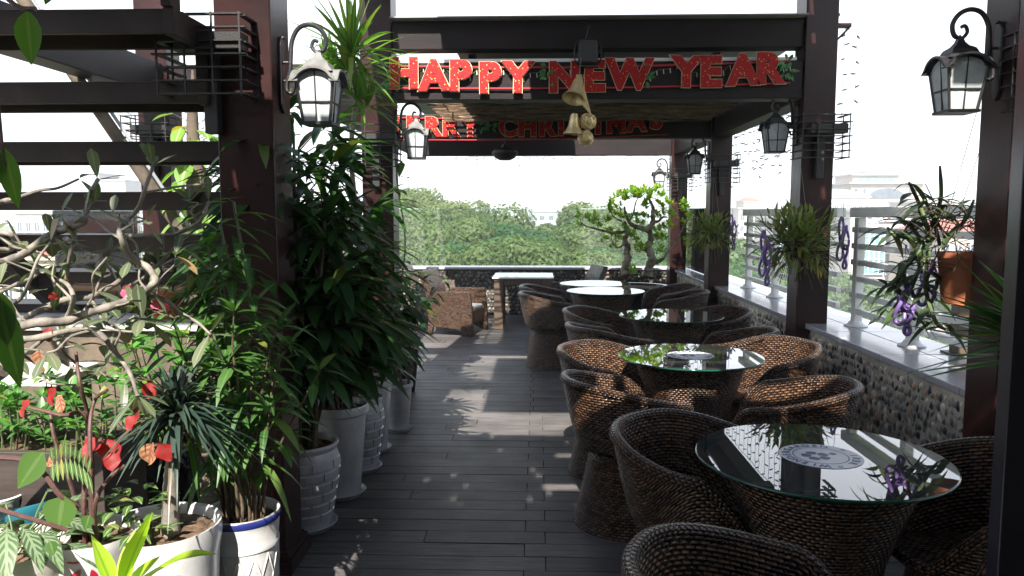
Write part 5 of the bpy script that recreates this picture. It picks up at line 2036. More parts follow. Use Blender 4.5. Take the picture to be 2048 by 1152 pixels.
mb.build('trough', 'dark_wood', t, bevel=0.004)
mb = MB()
mb.box((0, 0, 0.315), (0.866, 0.268, 0.62))
mb.build('soil', 'soil', t)
st, fo = MB(), MB()
for k in range(46):
    x_, y_ = rg.uniform(-0.42, 0.42), rg.uniform(-0.13, 0.13)
    hh = rg.uniform(0.10, 0.30)
    b = Vector((x_, y_, 0.62))
    tp = b + Vector((rg.uniform(-.05, .05), rg.uniform(-.06, .04), hh))
    st.tube([b, b.lerp(tp, 0.5) + Vector((0.01, 0, 0)), tp], 0.003, 5)
    rosette(fo, tp, rg, 7, 0.075, 0.03, (0.0, 1.2), (0.1, 0.5))
    rosette(fo, b.lerp(tp, 0.55), rg, 5, 0.07, 0.028, (0.0, 0.8), (0.1, 0.5))
st.build('stem', 'stem_green', t)
fo.build('foliage', 'bush', t, smooth=True)
p = onz(35, 985, 0.50)
t = thing('tub', 'blue plastic tub holding a white basket at the left edge', 'tub', (p.x, p.y, 0))
mb = MB()
mb.lathe([(0.0, 0.003), (0.16, 0.003), (0.20, 0.45), (0.215, 0.48), (0.215, 0.505), (0.205, 0.505), (0.185, 0.44), (0.15, 0.05), (0, 0.05)], 40)
mb.build('tub_shell', 'blue_plastic', t, smooth='auto')
t = thing('basket', 'small white slotted plastic basket inside the blue tub', 'basket', (p.x - 0.075, p.y - 0.02, 0.052))
mb = MB()
mb.lathe([(0.0, 0.0), (0.075, 0.0), (0.095, 0.42), (0.105, 0.445), (0.10, 0.45), (0.088, 0.42), (0.07, 0.01), (0, 0.01)], 32)
mb.build('basket_shell', 'white_plastic', t, smooth='auto')
mb = MB()
for k in range(24):
    a = 2 * math.pi * k / 24
    mb.bar((0.0905 * math.cos(a), 0.0905 * math.sin(a), 0.33), (0.094 * math.cos(a), 0.094 * math.sin(a), 0.40), 0.005, 0.004)
mb.build('slot', 'wire_dark', t)
a, b = at(150, 574, 4.12), at(452, 579, 4.12)
t = thing('bamboo_pole', 'horizontal brown bamboo pole tied below the lowest stair tread', 'pole', a)
mb = MB(a)
n_ = 40
mb.tube([a.lerp(b, i / n_) for i in range(n_ + 1)], [0.021 + (0.003 if i % 8 == 0 else 0) for i in range(n_ + 1)], 10)
mb.build('shaft', 'bamboo_pole', t, smooth='auto')
for u in (0.32, 0.66):
    mb = MB(a)
    c = a.lerp(b, u)
    mb.tube([c + Vector((0, 0.026 * math.cos(q), 0.026 * math.sin(q))) for q in [k * 0.5236 for k in range(12)]], 0.004, 5, closed=True)
    mb.tube([c + Vector((0, 0.02, 0.02)), Vector((c.x, 4.33, 1.18))], 0.003, 4)
    mb.build('tie', 'wire_dark', t)
# desert rose in a terracotta pot standing on the ledge
p = at(338, 655, 4.38)
t, pot = potted('potted_succulent', 'small grey leaved desert rose in a terracotta pot on the white ledge', (p.x, 4.42, 0.991), 'cone', 0.115, 0.2, 'terracotta')
st, fo = MB(), MB()
for dx, hh in ((-0.06, 0.30), (0.03, 0.34), (0.14, 0.36), (0.22, 0.28), (-0.14, 0.24)):
    st.tube(spline([Vector((dx * 0.2, 0, 0.15)), Vector((dx * 0.7, 0, 0.22)), Vector((dx, 0, hh))], 4), 0.012, 7)
    rosette(fo, Vector((dx, 0, hh)), rg, 11, 0.17, 0.045, (0.1, 1.3), (0.0, 0.3), peak=0.66, blunt=True)
st.build('stem', 'pale_bark', t, smooth='auto')
fo.build('foliage', 'adenium', t, smooth=True)
# upright striped snake plants and a spider plant
p = onz(235, 830, 0.35)
t, pot = potted('potted_snake_plant', 'upright pale striped sword leaves behind the dragon tree', (p.x, p.y, 0), 'drum', 0.13, 0.38, 'terracotta', saucer=False)
fo = MB()
for k in range(34):
    b = Vector((rg.uniform(-.09, .09), rg.uniform(-.09, .09), 0.34))
    fo.leaf(b, (rg.uniform(-.28, .28), rg.uniform(-.25, .2), 1), rg.uniform(0.32, 0.58), 0.034, rg.uniform(0, 0.12), 5, 0.35, peak=0.3)
fo.build('foliage', 'zebra', t, smooth=True)
p = onz(420, 985, 0.2)
t, pot = potted('potted_spider_plant', 'low pale spider plant on the deck between the white pots', (p.x - 0.03, p.y + 0.35, 0), 'cone', 0.09, 0.17, 'terracotta', saucer=False)
fo = MB()
rosette(fo, Vector((0, 0, 0.16)), rg, 60, 0.24, 0.017, (0.0, 1.4), (0.4, 1.1), seg=6, fold=0.3)
fo.build('foliage', 'zebra', t, smooth=True)
p = onz(455, 860, 0.2)
t, pot = potted('potted_bush', 'bright green leafy bush on the deck behind the blue rimmed pot', (p.x - 0.12, p.y, 0), 'cone', 0.11, 0.25, 'terracotta', saucer=False)
leafy_stems(t, rg, 0.25, 14, 0.5, 0.85, 0.22, 0.12, 0.042, 'bush', 'stem_green', 0.045, 0.005, 0.2)
p = onz(255, 985, 0.25)
t, pot = potted('potted_bush', 'low yellow green bush behind the large white pot', (p.x, p.y + 0.25, 0), 'cone', 0.11, 0.25, 'terracotta', saucer=False)
leafy_stems(t, rg, 0.25, 14, 0.40, 0.55, 0.22, 0.09, 0.04, 'pothos', 'stem_green', 0.04, 0.004, 0.2)
p = at(330, 690, 3.6)
t, pot = potted('potted_bush', 'broad leaved green plant behind the dragon tree crown', (p.x, 3.6, 0), 'drum', 0.14, 0.5, 'pot_black', saucer=False)
leafy_stems(t, rg, 0.5, 12, 0.85, 1.08, 0.28, 0.17, 0.055, 'bush', 'stem_green', 0.06, 0.006, 0.3)
# pothos up a moss pole behind the stairs
p = at(396, 470, 5.55)
t, pot = potted('potted_climber', 'pothos with light green leaves climbing a dark moss pole behind the stairs', (p.x, 5.55, 0), 'drum', 0.15, 0.35, 'pot_black', saucer=False)
st, fo = MB(), MB()
st.tube([(0.01 * math.sin(k), 0, 0.3 + 0.11 * k) for k in range(22)], [(0.062 + 0.008 * math.sin(k * 2.2)) * (1 if k < 16 else (22 - k) / 7) for k in range(22)], 12)
for k in range(26):
    a = rg.uniform(0, 6.28)
    st.tube([(0.066 * math.cos(a + 0.25 * math.sin(i + k)), 0.066 * math.sin(a + 0.25 * math.sin(i + k)), 0.4 + 0.1 * i) for i in range(17)], 0.005, 5)
for k in range(44):
    z = rg.uniform(1.4, 2.45) if k < 30 else rg.uniform(0.5, 1.4)
    a = rg.uniform(0, 6.28)
    q = Vector((0.075 * math.cos(a), 0.075 * math.sin(a), z))
    tp = q + Vector((math.cos(a) * 0.07, math.sin(a) * 0.07, 0.03))
    st.tube([q, tp], 0.004, 5)
    fo.leaf(tp, (math.cos(a) * 0.6, math.sin(a) * 0.6 - 0.2, rg.uniform(-1, 0.1)), rg.uniform(0.13, 0.22), rg.uniform(0.09, 0.14), 0.2, 5, 0.2, peak=0.32)
st.build('moss_pole', 'trunk_bark', t, smooth='auto')
fo.build('foliage', 'pothos', t, smooth=True)

# ------------------------------------------------------------------ bonsai in the black tub
YB = 10.75
p = at(1268, 600, YB)
t, pot = potted('bonsai_tree', 'bonsai tree with two gnarled trunks in a wide black tub at the far right corner', (p.x, YB, 0), 'bowl', 0.46, 0.60, 'pot_black', saucer=False)
o = Vector((p.x, YB, 0))


def bz(x, y, dy=0.0):
    return at(1100 + x / 4.431, 360 + y / 4.431, YB + dy) - o


st, fo = MB(), MB()
for pts, r0, r1 in (([(672, 850), (665, 780), (690, 700), (680, 640), (690, 590), (662, 545), (668, 510), (688, 470), (680, 420), (660, 370)], 0.066, 0.02),
                    ([(868, 850), (880, 770), (905, 700), (885, 640), (868, 600), (890, 540), (895, 490), (872, 440)], 0.066, 0.036),
                    ([(872, 440), (820, 430), (740, 405), (700, 370), (672, 310), (660, 240)], 0.045, 0.012),
                    ([(872, 440), (912, 375), (910, 300), (912, 240), (880, 170), (870, 120)], 0.045, 0.012),
                    ([(912, 375), (960, 365), (1000, 330), (1040, 330)], 0.025, 0.01),
                    ([(680, 460), (560, 465), (470, 450), (400, 430), (320, 410), (270, 370)], 0.024, 0.008),
                    ([(700, 370), (740, 290), (760, 200), (800, 120)], 0.016, 0.006),
                    ([(905, 715), (960, 720), (1010, 690)], 0.045, 0.018), ([(1010, 690), (1100, 560), (1180, 420), (1230, 340)], 0.018, 0.008),
                    ([(675, 560), (600, 600), (560, 560), (540, 500)], 0.014, 0.006), ([(880, 640), (800, 600), (740, 480)], 0.018, 0.006), ([(640, 370), (560, 320), (540, 240), (570, 160)], 0.012, 0.005)):
    s = spline([bz(x, y, 0.05 * math.sin(i * 2.1 + x)) for i, (x, y) in enumerate(pts)], 5)
    k = len(s)
    st.tube(s, [(r0 + (r1 - r0) * (i / k) ** 0.8) * (1 + 0.14 * math.sin(i * 1.9 + pts[0][0])) for i in range(k)], 10)
for x, y, sc in ((310, 340, 1), (270, 320, .8), (270, 400, .6), (400, 345, 1), (370, 390, .8), (450, 400, .8), (520, 350, 1), (600, 330, .9), (700, 110, 1), (600, 150, 1), (650, 140, 1), (560, 210, 1), (540, 280, 1), (600, 250, .8), (680, 170, 1), (730, 170, .9), (760, 100, 1), (820, 100, 1), (800, 150, .9), (880, 115, 1), (890, 180, .9), (960, 90, 1), (985, 150, 1), (980, 220, 1), (1000, 300, 1), (830, 240, 1), (760, 330, .9), (700, 330, .7), (850, 325, 1), (800, 370, .8), (960, 330, 1), (820, 390, .6), (980, 440, 1), (1000, 510, 1),
                 (740, 485, 1.1), (770, 520, .8), (660, 430, .8), (520, 480, 1), (600, 510, 1), (480, 540, .8), (560, 580, .8), (780, 590, 1), (840, 610, .8), (760, 620, .8), (740, 800, .9), (730, 830, .7), (960, 520, 1), (990, 620, .9), (1185, 225, .9), (1200, 260, .8), (1230, 330, .8), (1190, 390, .7), (1060, 400, 1), (1080, 300, 1), (1050, 200, 1), (650, 330, .8), (920, 430, .8), (1230, 560, .8)):
    for q in range(4):
        c = bz(x + rg.uniform(-32, 32), y + rg.uniform(-26, 26), rg.uniform(-0.16, 0.16))
        rosette(fo, c, rg, 8, 0.105 * sc, 0.038 * sc, (0.0, 1.3), (0.0, 0.4), peak=0.55)
st.build('trunk', 'bonsai_bark', t, smooth='auto')
fo.build('foliage', 'bonsai_leaf', t, smooth=True)


# ------------------------------------------------------------------ hanging orchids, purple chains, spiky plant on the right
def orchid_ball(px, py, Y, r, label, ztop, rg):
    c = at(px, py, Y)
    t = thing('hanging_orchid', label, 'orchid', c, 0, 'bushy orchids hanging before the right columns')
    fo, st = MB(), MB()
    for k in range(640):
        d = rdir(rg, -0.8, 0.95)
        q = Vector((d.x, d.y, d.z * 0.85)) * r * rg.uniform(0.1, 0.8)
        dd = (d + Vector((0, 0, 0.35)) + rdir(rg) * 0.7).normalized()
        fo.leaf(q, dd, r * rg.uniform(0.2, 0.38), r * rg.uniform(0.05, 0.085), rg.uniform(-0.1, 0.5), 4, 0.3, peak=0.42)
    for k in range(60):
        d = rdir(rg, -1, 0.3)
        st.tube([Vector((0, 0, -0.05)), d * r * 0.45, d * r * rg.uniform(0.6, 0.95) + Vector((0, 0, -0.05))], 0.003, 4)
    fo.build('foliage', 'orchid', t, smooth=True)
    st.build('root', 'cane', t)
    mb = MB()
    mb.lathe([(0.0, -0.13), (0.07, -0.12), (0.095, 0.0), (0.085, 0.0), (0.0, -0.05)], 20)
    mb.build('basket', 'dark_wood', t)
    mb = MB()
    for dx in (-0.035, 0.0, 0.035):
        mb.tube([(dx * 3, 0.0, -0.02), (dx * 0.4, 0.0, ztop - c.z)], 0.0016, 4)
    mb.build('hanging_wire', 'wire', t)


rg = random.Random(77)
orchid_ball(1424, 466, ZC[2] - 0.16, 0.34, 'bushy green orchid ball hanging before the third right column', 2.0, rg)
orchid_ball(1592, 482, ZC[1] - 0.16, 0.38, 'larger bushy green orchid ball hanging before the second right column', 1.95, rg)
c = at(1850, 480, 3.62)
t = thing('hanging_orchid', 'sprawling dark leaved orchid hanging beside the terracotta pot', 'orchid', c)
fo, st = MB(), MB()
for pts in (((1880, 490), (1870, 440), (1882, 395), (1880, 332)), ((1860, 490), (1850, 440), (1835, 400), (1818, 365)), ((1850, 490), (1820, 450), (1800, 440)), ((1890, 480), (1930, 440), (1948, 400)), ((1840, 500), (1800, 540), (1790, 590)), ((1850, 500), (1830, 560), (1805, 620), (1830, 640)), ((1860, 500), (1850, 570), (1870, 640), (1890, 660)), ((1840, 500), (1790, 560), (1765, 575)), ((1855, 480), (1875, 420), (1900, 410)), ((1840, 480), (1790, 470), (1775, 455)), ((1850, 520), (1800, 600), (1770, 640)), ((1860, 470), (1840, 420), (1850, 400))):
    w_ = spline([at(x, y, 3.62 + rg.uniform(-0.06, 0.06)) - c for x, y in pts], 5)
    st.tube(w_, [0.009] * (len(w_) - 2) + [0.007, 0.005], 7)
    tall = pts[-1][1] < 340
    for k in range(2, len(w_) if not tall else len(w_) - 6):
        s = 1 if k % 2 else -1
        fo.leaf(w_[k], (s * rg.uniform(0.5, 1), rg.uniform(-0.6, 0.3), rg.uniform(-0.5, 0.6)), rg.uniform(0.09, 0.15), rg.uniform(0.032, 0.046), rg.uniform(0.1, 0.9), 5, 0.3, peak=0.42)
rt = MB()
for k in range(60):
    d = rdir(rg)
    b = Vector((0.06, 0, 0.02)) + Vector((d.x * 0.16, d.y * 0.08, d.z * 0.12))
    rt.tube([b, b + rdir(rg) * 0.06, b + rdir(rg) * 0.13], 0.0026, 4)
rt.build('root', 'cane', t)
fo.build('foliage', 'orchid_dark', t, smooth=True)
st.build('stem', 'stem_green', t, smooth='auto')
mb = MB()
mb.tube([at(1905, 470, 3.62) - c, at(1950, 330, 3.6) - c, at(1975, 250, 3.6) - c], 0.0016, 4)
mb.build('hanging_wire', 'wire', t)
c = at(1925, 560, 3.66)
t = thing('hanging_pot', 'terracotta pot hung beside the nearest right column', 'pot', c)
mb = MB()
mb.lathe([(0.0, -0.11), (0.085, -0.11), (0.108, 0.10), (0.113, 0.105), (0.113, 0.13), (0.103, 0.13), (0.09, 0.06), (0, 0.06)], 36)
mb.build('pot_shell', 'terracotta', t, smooth='auto')
mb = MB()
for k in range(3):
    a = 2 * math.pi * k / 3 + 0.5
    mb.tube([(0.108 * math.cos(a), 0.108 * math.sin(a), 0.125), (0.05, 0, 0.9)], 0.0018, 4)
mb.build('hanging_wire', 'wire', t)


def purple_chain(px, py, Y, n, label, hgt):
    c = at(px, py, Y)
    t = thing('plastic_chain', label, 'chain', c, 0, 'purple plastic chains on the hanging orchids')
    for col in (-1, 1):
        for k in range(n):
            mb = MB()
            pts = []
            for i in range(28):
                a = 2 * math.pi * i / 28
                tw = 1.1 * math.sin(a) + (0.9 if k % 2 else -0.5) + 0.5 * col
                x = 0.020 * math.cos(a)
                pts.append((col * 0.019 + x * math.cos(tw), x * math.sin(tw) + 0.012 * math.sin(2 * a) + 0.006 * (k % 2), -hgt * (k + 0.5 + 0.22 * col) + hgt * 0.60 * math.sin(a)))
            mb.tube(pts, 0.0095, 8, closed=True)
            mb.build('link', 'purple', t, smooth=True)
    mb = MB()
    mb.tube([(0, 0, 0.0), (-0.01, 0.0, 0.16)], 0.002, 4)
    mb.build('hook_wire', 'wire', t)


purple_chain(1688, 447, ZC[1] - 0.16, 2, 'purple plastic chain hanging right of the larger orchid ball', 0.145)
purple_chain(1532, 475, ZC[1] - 0.30, 2, 'purple plastic chain hanging left below the larger orchid ball', 0.15)
purple_chain(1466, 438, ZC[2] - 0.16, 2, 'purple plastic chain hanging right of the smaller orchid ball', 0.15)
purple_chain(1812, 560, 3.62, 2, 'purple plastic chain below the sprawling dark leaved orchid', 0.11)
purple_chain(1858, 515, 3.70, 2, 'purple plastic chain hanging before the railing left of the terracotta pot', 0.12)

p = at(2105, 640, 2.05)
t, pot = potted('potted_spiky_plant', 'spiky green plant reaching in from the right edge behind the door frame', (p.x, 2.05, 0), 'cone', 0.15, 0.42, 'pot_black', saucer=False)
fo = MB()
c = Vector((0.0, 0, p.z - 0.1))
st = MB()
st.tube([(0, 0, 0.38), (0, 0, c.z)], 0.03, 10)
st.build('stem', 'cane', t)
rosette(fo, c, rg, 70, 0.36, 0.026, (-0.2, 1.45), (0.0, 0.5), seg=6, fold=0.3)
for x, y in ((1850, 520), (1838, 590), (1850, 660), (1900, 640), (1920, 690), (1880, 560), (1960, 580), (1870, 620), (1940, 540), (1900, 610), (1950, 650), (1990, 720), (1985, 520), (1855, 575), (1865, 600), (1885, 640), (1890, 585), (1910, 560), (1925, 620), (1930, 660), (1935, 590), (1950, 610), (1965, 630), (1970, 560), (1845, 615), (1905, 675), (1975, 680)):
    q = at(x, y, 2.0 + rg.uniform(-0.1, 0.15)) - Vector((p.x, 2.05, 0))
    q += Vector((0, 0, 0.10))
    fo.leaf(c + Vector((rg.uniform(-.02, .02), 0, rg.uniform(-.03, .03))), q - c, (q - c).length, 0.032, 0.3, 7, 0.3, peak=0.35)
fo.build('foliage', 'spiky', t, smooth=True)

# glass door folded open at the right edge
t = thing('glass_door', 'black framed tinted glass door leaf standing open at the right edge', 'door', (0.752, 1.22, 0))
rot = R(68)
t.rotation_euler.z = rot
mb = MB()
mb.box((0.0, 0, 1.30), (0.042, 0.045, 2.6))
mb.box((0.46, 0, 2.55), (0.876, 0.045, 0.1))
mb.box((0.46, 0, 0.06), (0.876, 0.045, 0.12))
mb.box((0.92, 0, 1.30), (0.042, 0.045, 2.6))
t.rotation_euler.z = R(-8)
mb.build('frame', 'door_frame', t, bevel=0.003)
mb = MB()
mb.box((0.46, 0, 1.30), (0.874, 0.010, 2.39))
mb.build('pane', 'door_pane', t)
mb = MB()
mb.box((0.027, -0.005, 1.30), (0.008, 0.012, 2.38))
mb.build('edge_trim', 'white_plastic', t)


# ------------------------------------------------------------------ park and town beyond the deck
GZ = -20.0


def crown_mesh(mat, seed, n, r, hgt, leafsize, name='crown'):
    rg = random.Random(seed)
    lobes = []
    for k in range(26):
        d = rdir(rg, -0.35, 1.0)
        lobes.append((Vector((d.x * r * 0.72, d.y * r * 0.72, d.z * hgt * 0.40)) * rg.uniform(0.75, 1.1), rg.uniform(0.15, 0.33) * r))
    mb = MB()
    for i in range(n):
        c, q = lobes[rg.randrange(len(lobes))]
        d = rdir(rg, -0.6, 1.0)
        p = c + Vector((d.x, d.y, d.z * 0.8)) * q * rg.uniform(0.72, 1.06)
        nrm = (d + rdir(rg) * 0.38).normalized()
        a = nrm.orthogonal().normalized()
        b = nrm.cross(a)
        an = rg.uniform(0, 6.28)
        a, b = a * math.cos(an) + b * math.sin(an), b * math.cos(an) - a * math.sin(an)
        s = leafsize * rg.uniform(0.6, 1.3)
        mb.add([p - a * s, p - b * s * 0.5 + nrm * s * 0.15, p + a * s, p + b * s * 0.55 + nrm * s * 0.1], [(0, 1, 2, 3)], [((0, 0), (1, 0), (1, 1), (0, 1))])
    return mb.build(name, mat)


def trunk_obj(h, r, lean=0.3):
    rg = random.Random(int(h * 10))
    mb = MB()
    mb.tube(spline([(0, 0, 0), (lean * 0.3, 0, h * 0.4), (lean, 0.1, h * 0.75), (lean * 0.6, 0, h)], 4), [r * (1 - 0.045 * i) for i in range(13)], 9)
    for k in range(6):
        a = k * 1.1
        mb.tube([(lean * 0.7, 0.05, h * 0.6), (lean + math.cos(a) * h * 0.14, math.sin(a) * h * 0.14, h * 0.78), (lean + math.cos(a) * h * 0.26, math.sin(a) * h * 0.26, h * 0.92)], [r * 0.45, r * 0.3, r * 0.12], 6)
    return mb.build('trunk', 'trunk_bark', smooth='auto')


class TreeKind:
    def __init__(self, mat, seed, n, r, hgt, leaf, H, tr):
        self.crown = crown_mesh(mat, seed, n, r, hgt, leaf)
        self.trunk = trunk_obj(H * 0.85, tr)
        self.H, self.hgt, self.used = H, hgt, False

    def put(self, x, y, top, scale, rz, label, group, z0=GZ):
        t = thing('tree', label, 'tree', (x, y, z0), rz, group)
        sx = scale
        if not self.used:
            c, tr = self.crown, self.trunk
            self.used = True
        else:
            c, tr = self.crown.copy(), self.trunk.copy()
            COL.objects.link(c)
            COL.objects.link(tr)
        c.parent = tr.parent = t
        c.scale = (sx, sx, sx)
        c.location = (0, 0, top - z0 - self.hgt * 0.52 * sx)
        tr.scale = (sx, sx, (top - z0 - self.hgt * 0.5 * sx) / (self.H * 0.85))
        return t


KA = TreeKind('tree_a', 1, 19000, 7.0, 12.0, 0.22, 20, 0.5)
KB = TreeKind('tree_b', 2, 16000, 6.5, 11.0, 0.20, 20, 0.45)
KC = TreeKind('tree_c', 3, 8000, 3.6, 6.0, 0.2, 9, 0.22)
rg = random.Random(55)
# x pixel, top y pixel, depth, kind, scale
PARK = [(835, 372, 62, KB, 0.62), (880, 402, 55, KB, 0.85), (960, 398, 60, KB, 1.0), (1025, 412, 50, KA, 0.85), (905, 432, 44, KB, 0.75), (1080, 424, 56, KA, 0.95), (1135, 420, 58, KA, 1.0), (1190, 402, 66, KB, 1.0), (1245, 414, 54, KA, 0.9),
        (990, 440, 42, KA, 0.75), (1110, 446, 42, KA, 0.72), (1180, 440, 44, KB, 0.75), (1290, 420, 50, KA, 0.9), (1060, 470, 37, KB, 0.6), (940, 480, 37, KB, 0.62), (1220, 470, 38, KA, 0.66), (850, 460, 42, KA, 0.7), (1340, 432, 52, KA, 0.9), (1385, 440, 55, KA, 0.9),
        (800, 420, 70, KA, 1.0), (740, 430, 75, KA, 1.1), (1150, 500, 35, KB, 0.6), (880, 505, 35, KA, 0.55), (1010, 515, 34, KA, 0.55), (1290, 490, 38, KA, 0.6), (650, 430, 85, KB, 1.1), (560, 435, 90, KA, 1.1), (380, 440, 95, KA, 1.2), (470, 436, 90, KB, 1.2)]
WORD = {id(KA): ('deep green', 'rounded'), id(KB): ('yellow green', 'loose feathery')}
for i, (px, py, Y, k, s) in enumerate(PARK):
    q = at(px, py, Y)
    a, b = WORD[id(k)]
    k.put(q.x, q.y, q.z, s, rg.uniform(0, 6.28), f'{a} park tree with {b} crown beyond the far glass panels', f'{a} park trees beyond the deck')
mb = MB()
rgm = random.Random(8)
for i in range(9000):
    Y = rgm.uniform(30, 110)
    q = Vector((rgm.uniform(-34, 24) * (Y / 60), Y, GZ + 1 + rgm.uniform(0, 5)))
    n_ = rdir(rgm, 0.1, 1)
    a = n_.orthogonal().normalized()
    b = n_.cross(a)
    s = rgm.uniform(0.35, 0.8)
    mb.add([q - a * s, q - b * s * 0.6, q + a * s, q + b * s * 0.6], [(0, 1, 2, 3)], [((0, 0), (1, 0), (1, 1), (0, 1))])
tag(mb.build('undergrowth', 'tree_a'), 'mass of green undergrowth between the park trees', 'undergrowth', kind='stuff')

# street trees on the right
for px, py, Y, s in ((1478, 470, 70, 1.2), (1530, 480, 74, 1.3), (1500, 520, 60, 1.0), (1560, 500, 80, 1.3), (1660, 538, 105, 1.7), (1700, 550, 98, 1.6), (1745, 556, 108, 1.6), (1620, 548, 100, 1.6), (1850, 560, 100, 1.4), (1905, 555, 112, 1.5), (1800, 575, 118, 1.5)):
    q = at(px, py, Y)
    KC.put(q.x, q.y, q.z, s, rg.uniform(0, 6.28), 'bushy street tree in front of the white buildings seen through the railing', 'street trees seen through the railing', )
for px, py, Y, s in ((1805, 625, 62, 0.8), (1830, 640, 55, 0.65), (1760, 615, 70, 0.55), (1885, 672, 50, 0.6), (1915, 690, 46, 0.5)):
    q = at(px, py, Y)
    KC.put(q.x, q.y, q.z, s, rg.uniform(0, 6.28), 'small sunny plaza tree low behind the white railing', 'plaza trees below the railing')


# ------------------------------------------------------------------ buildings
def B(mb, x0, x1, y0, y1, z0, z1):
    mb.box(((x0 + x1) / 2, (y0 + y1) / 2, (z0 + z1) / 2), (x1 - x0, y1 - y0, z1 - z0))


def block(label, px0, px1, pyt, Y, depth, wall, rows, cols, win='dark_glass', roof=None, winw=0.6, winh=0.55, cat='building'):
    """House block facing the deck: wall, cornice, windows with frame and pane."""
    a, b = at(px0, pyt, Y), at(px1, pyt, Y)
    x0, x1, zt = a.x, b.x, a.z
    cx = (x0 + x1) / 2
    t = thing('building', label, cat, (cx, Y + depth / 2, GZ))
    off = (cx, Y + depth / 2, GZ)
    mb = MB(off)
    B(mb, x0, x1, Y, Y + depth, GZ, zt)
    mb.build('wall', wall, t)
    mb = MB(off)
    B(mb, x0 - 0.3, x1 + 0.3, Y - 0.35, Y + depth + 0.3, zt + 0.003, zt + 0.45)
    mb.build('cornice', wall, t)
    fh = 3.4
    for r in range(rows):
        z = zt - 1.0 - fh * (r + 1) + 0.9
        for c in range(cols):
            w_ = (x1 - x0) / cols
            xc = x0 + w_ * (c + 0.5)
            ww, hh = w_ * winw, fh * winh
            mb = MB(off)
            for sx in (-1, 1):
                B(mb, xc + sx * ww / 2 - 0.06, xc + sx * ww / 2 + 0.06, Y - 0.10, Y - 0.003, z, z + hh)
            B(mb, xc - ww / 2 - 0.15, xc + ww / 2 + 0.15, Y - 0.16, Y - 0.004, z - 0.14, z - 0.002)
            B(mb, xc - 0.03, xc + 0.03, Y - 0.08, Y - 0.05, z, z + hh)
            f = mb.build('window', 'white_rail', t)
            mb = MB(off)
            B(mb, xc - ww / 2 + 0.061, xc + ww / 2 - 0.061, Y - 0.048, Y - 0.005, z, z + hh)
            mb.build('pane', win, f)
    if roof:
        mb = MB(off)
        zr = zt + 0.455
        hgt = (x1 - x0) * 0.10 + 0.8
        v = [(x0 - 0.4, Y - 0.5, zr), (x1 + 0.4, Y - 0.5, zr), (x1 + 0.4, Y + depth + 0.4, zr), (x0 - 0.4, Y + depth + 0.4, zr), (x0 + (x1 - x0) * 0.25, Y + depth / 2, zr + hgt), (x1 - (x1 - x0) * 0.25, Y + depth / 2, zr + hgt)]
        mb.add(v, [(0, 1, 5, 4), (1, 2, 5), (2, 3, 4, 5), (3, 0, 4), (3, 2, 1, 0)])
        mb.build('roof', roof, t)
    return t, off, x0, x1, zt


# glass fronted office with a sign board
Y = 150
t, off, x0, x1, zt = block('white office block with teal glass front and a small sign board', 1702, 1905, 424, Y, 26, 'plaster', 0, 1)
a, b = at(1716, 462, Y), at(1768, 462, Y)
gz0, gz1 = at(1716, 548, Y).z, at(1716, 458, Y).z
mb = MB(off)
B(mb, a.x, b.x, Y - 0.4, Y - 0.01, gz0, gz1)
cw_ = mb.build('curtain_wall', 'teal_glass', t)
mb = MB(off)
for k in range(6):
    xx = a.x + (b.x - a.x) * k / 5
    B(mb, xx - 0.08, xx + 0.08, Y - 0.62, Y - 0.405, gz0, gz1)
for k in range(7):
    zz = gz0 + (gz1 - gz0) * k / 6
    B(mb, a.x, b.x, Y - 0.60, Y - 0.408, zz - 0.07, zz + 0.07)
mb.build('mullion', 'white_rail', cw_)
a2, b2 = at(1772, 462, Y), at(1800, 462, Y)
mb = MB(off)
B(mb, a2.x, b2.x, Y - 0.3, Y - 0.01, gz0, gz1 - 0.6)
cw2 = mb.build('curtain_wall', 'dark_glass', t)
mb = MB(off)
for k in range(5):
    zz = gz0 + (gz1 - gz0 - 0.6) * k / 4
    B(mb, a2.x, b2.x, Y - 0.5, Y - 0.305, zz - 0.12, zz + 0.12)
mb.build('mullion', 'white_rail', cw2)
for (wx0, wx1, wy0, wy1) in ((1722, 1744, 423, 440), (1716, 1742, 445, 450), (1745, 1757, 445, 450), (1812, 1822, 470, 500), (1828, 1838, 505, 516)):
    q0, q1 = at(wx0, wy0, Y), at(wx1, wy1, Y)
    mb = MB(off)
    B(mb, q0.x, q1.x, Y - 0.16, Y - 0.012, q1.z, q0.z)
    f = mb.build('window', 'white_rail', t)
    mb = MB(off)
    n_ = max(1, int((q1.x - q0.x) / 0.8))
    for k in range(n_):
        xx0 = q0.x + (q1.x - q0.x) * k / n_ + 0.07
        xx1 = q0.x + (q1.x - q0.x) * (k + 1) / n_ - 0.07
        B(mb, xx0, xx1, Y - 0.19, Y - 0.163, q1.z + 0.1, q0.z - 0.1)
    mb.build('pane', 'dark_glass', f)
q0, q1 = at(1758, 423, Y), at(1800, 442, Y)
mb = MB(off)
B(mb, q0.x - 0.1, q1.x + 0.1, Y - 0.6, Y - 0.02, q1.z - 0.1, q0.z + 0.1)
sg = mb.build('sign_board', 'logo_white', t)
mb = MB(off)
B(mb, q0.x - 0.11, q1.x + 0.11, Y - 0.62, Y - 0.021, q0.z + 0.103, q0.z + 0.30)
mb.build('sign_trim', 'red_tile', sg)
mb = MB(off)
cc = Vector(((q0.x * 0.72 + q1.x * 0.28), Y - 0.64, (q0.z + q1.z) / 2))
pts = [cc + Vector((0.62 * math.cos(a_) * (1 - 0.25 * i / 20), 0, 0.80 * math.sin(a_) * (1 - 0.25 * i / 20))) for i, a_ in enumerate([R(40) + R(330) * k / 20 for k in range(21)])]
mb.tube(pts, 0.13, 6)
mb.build('round_emblem', 'cone', sg)
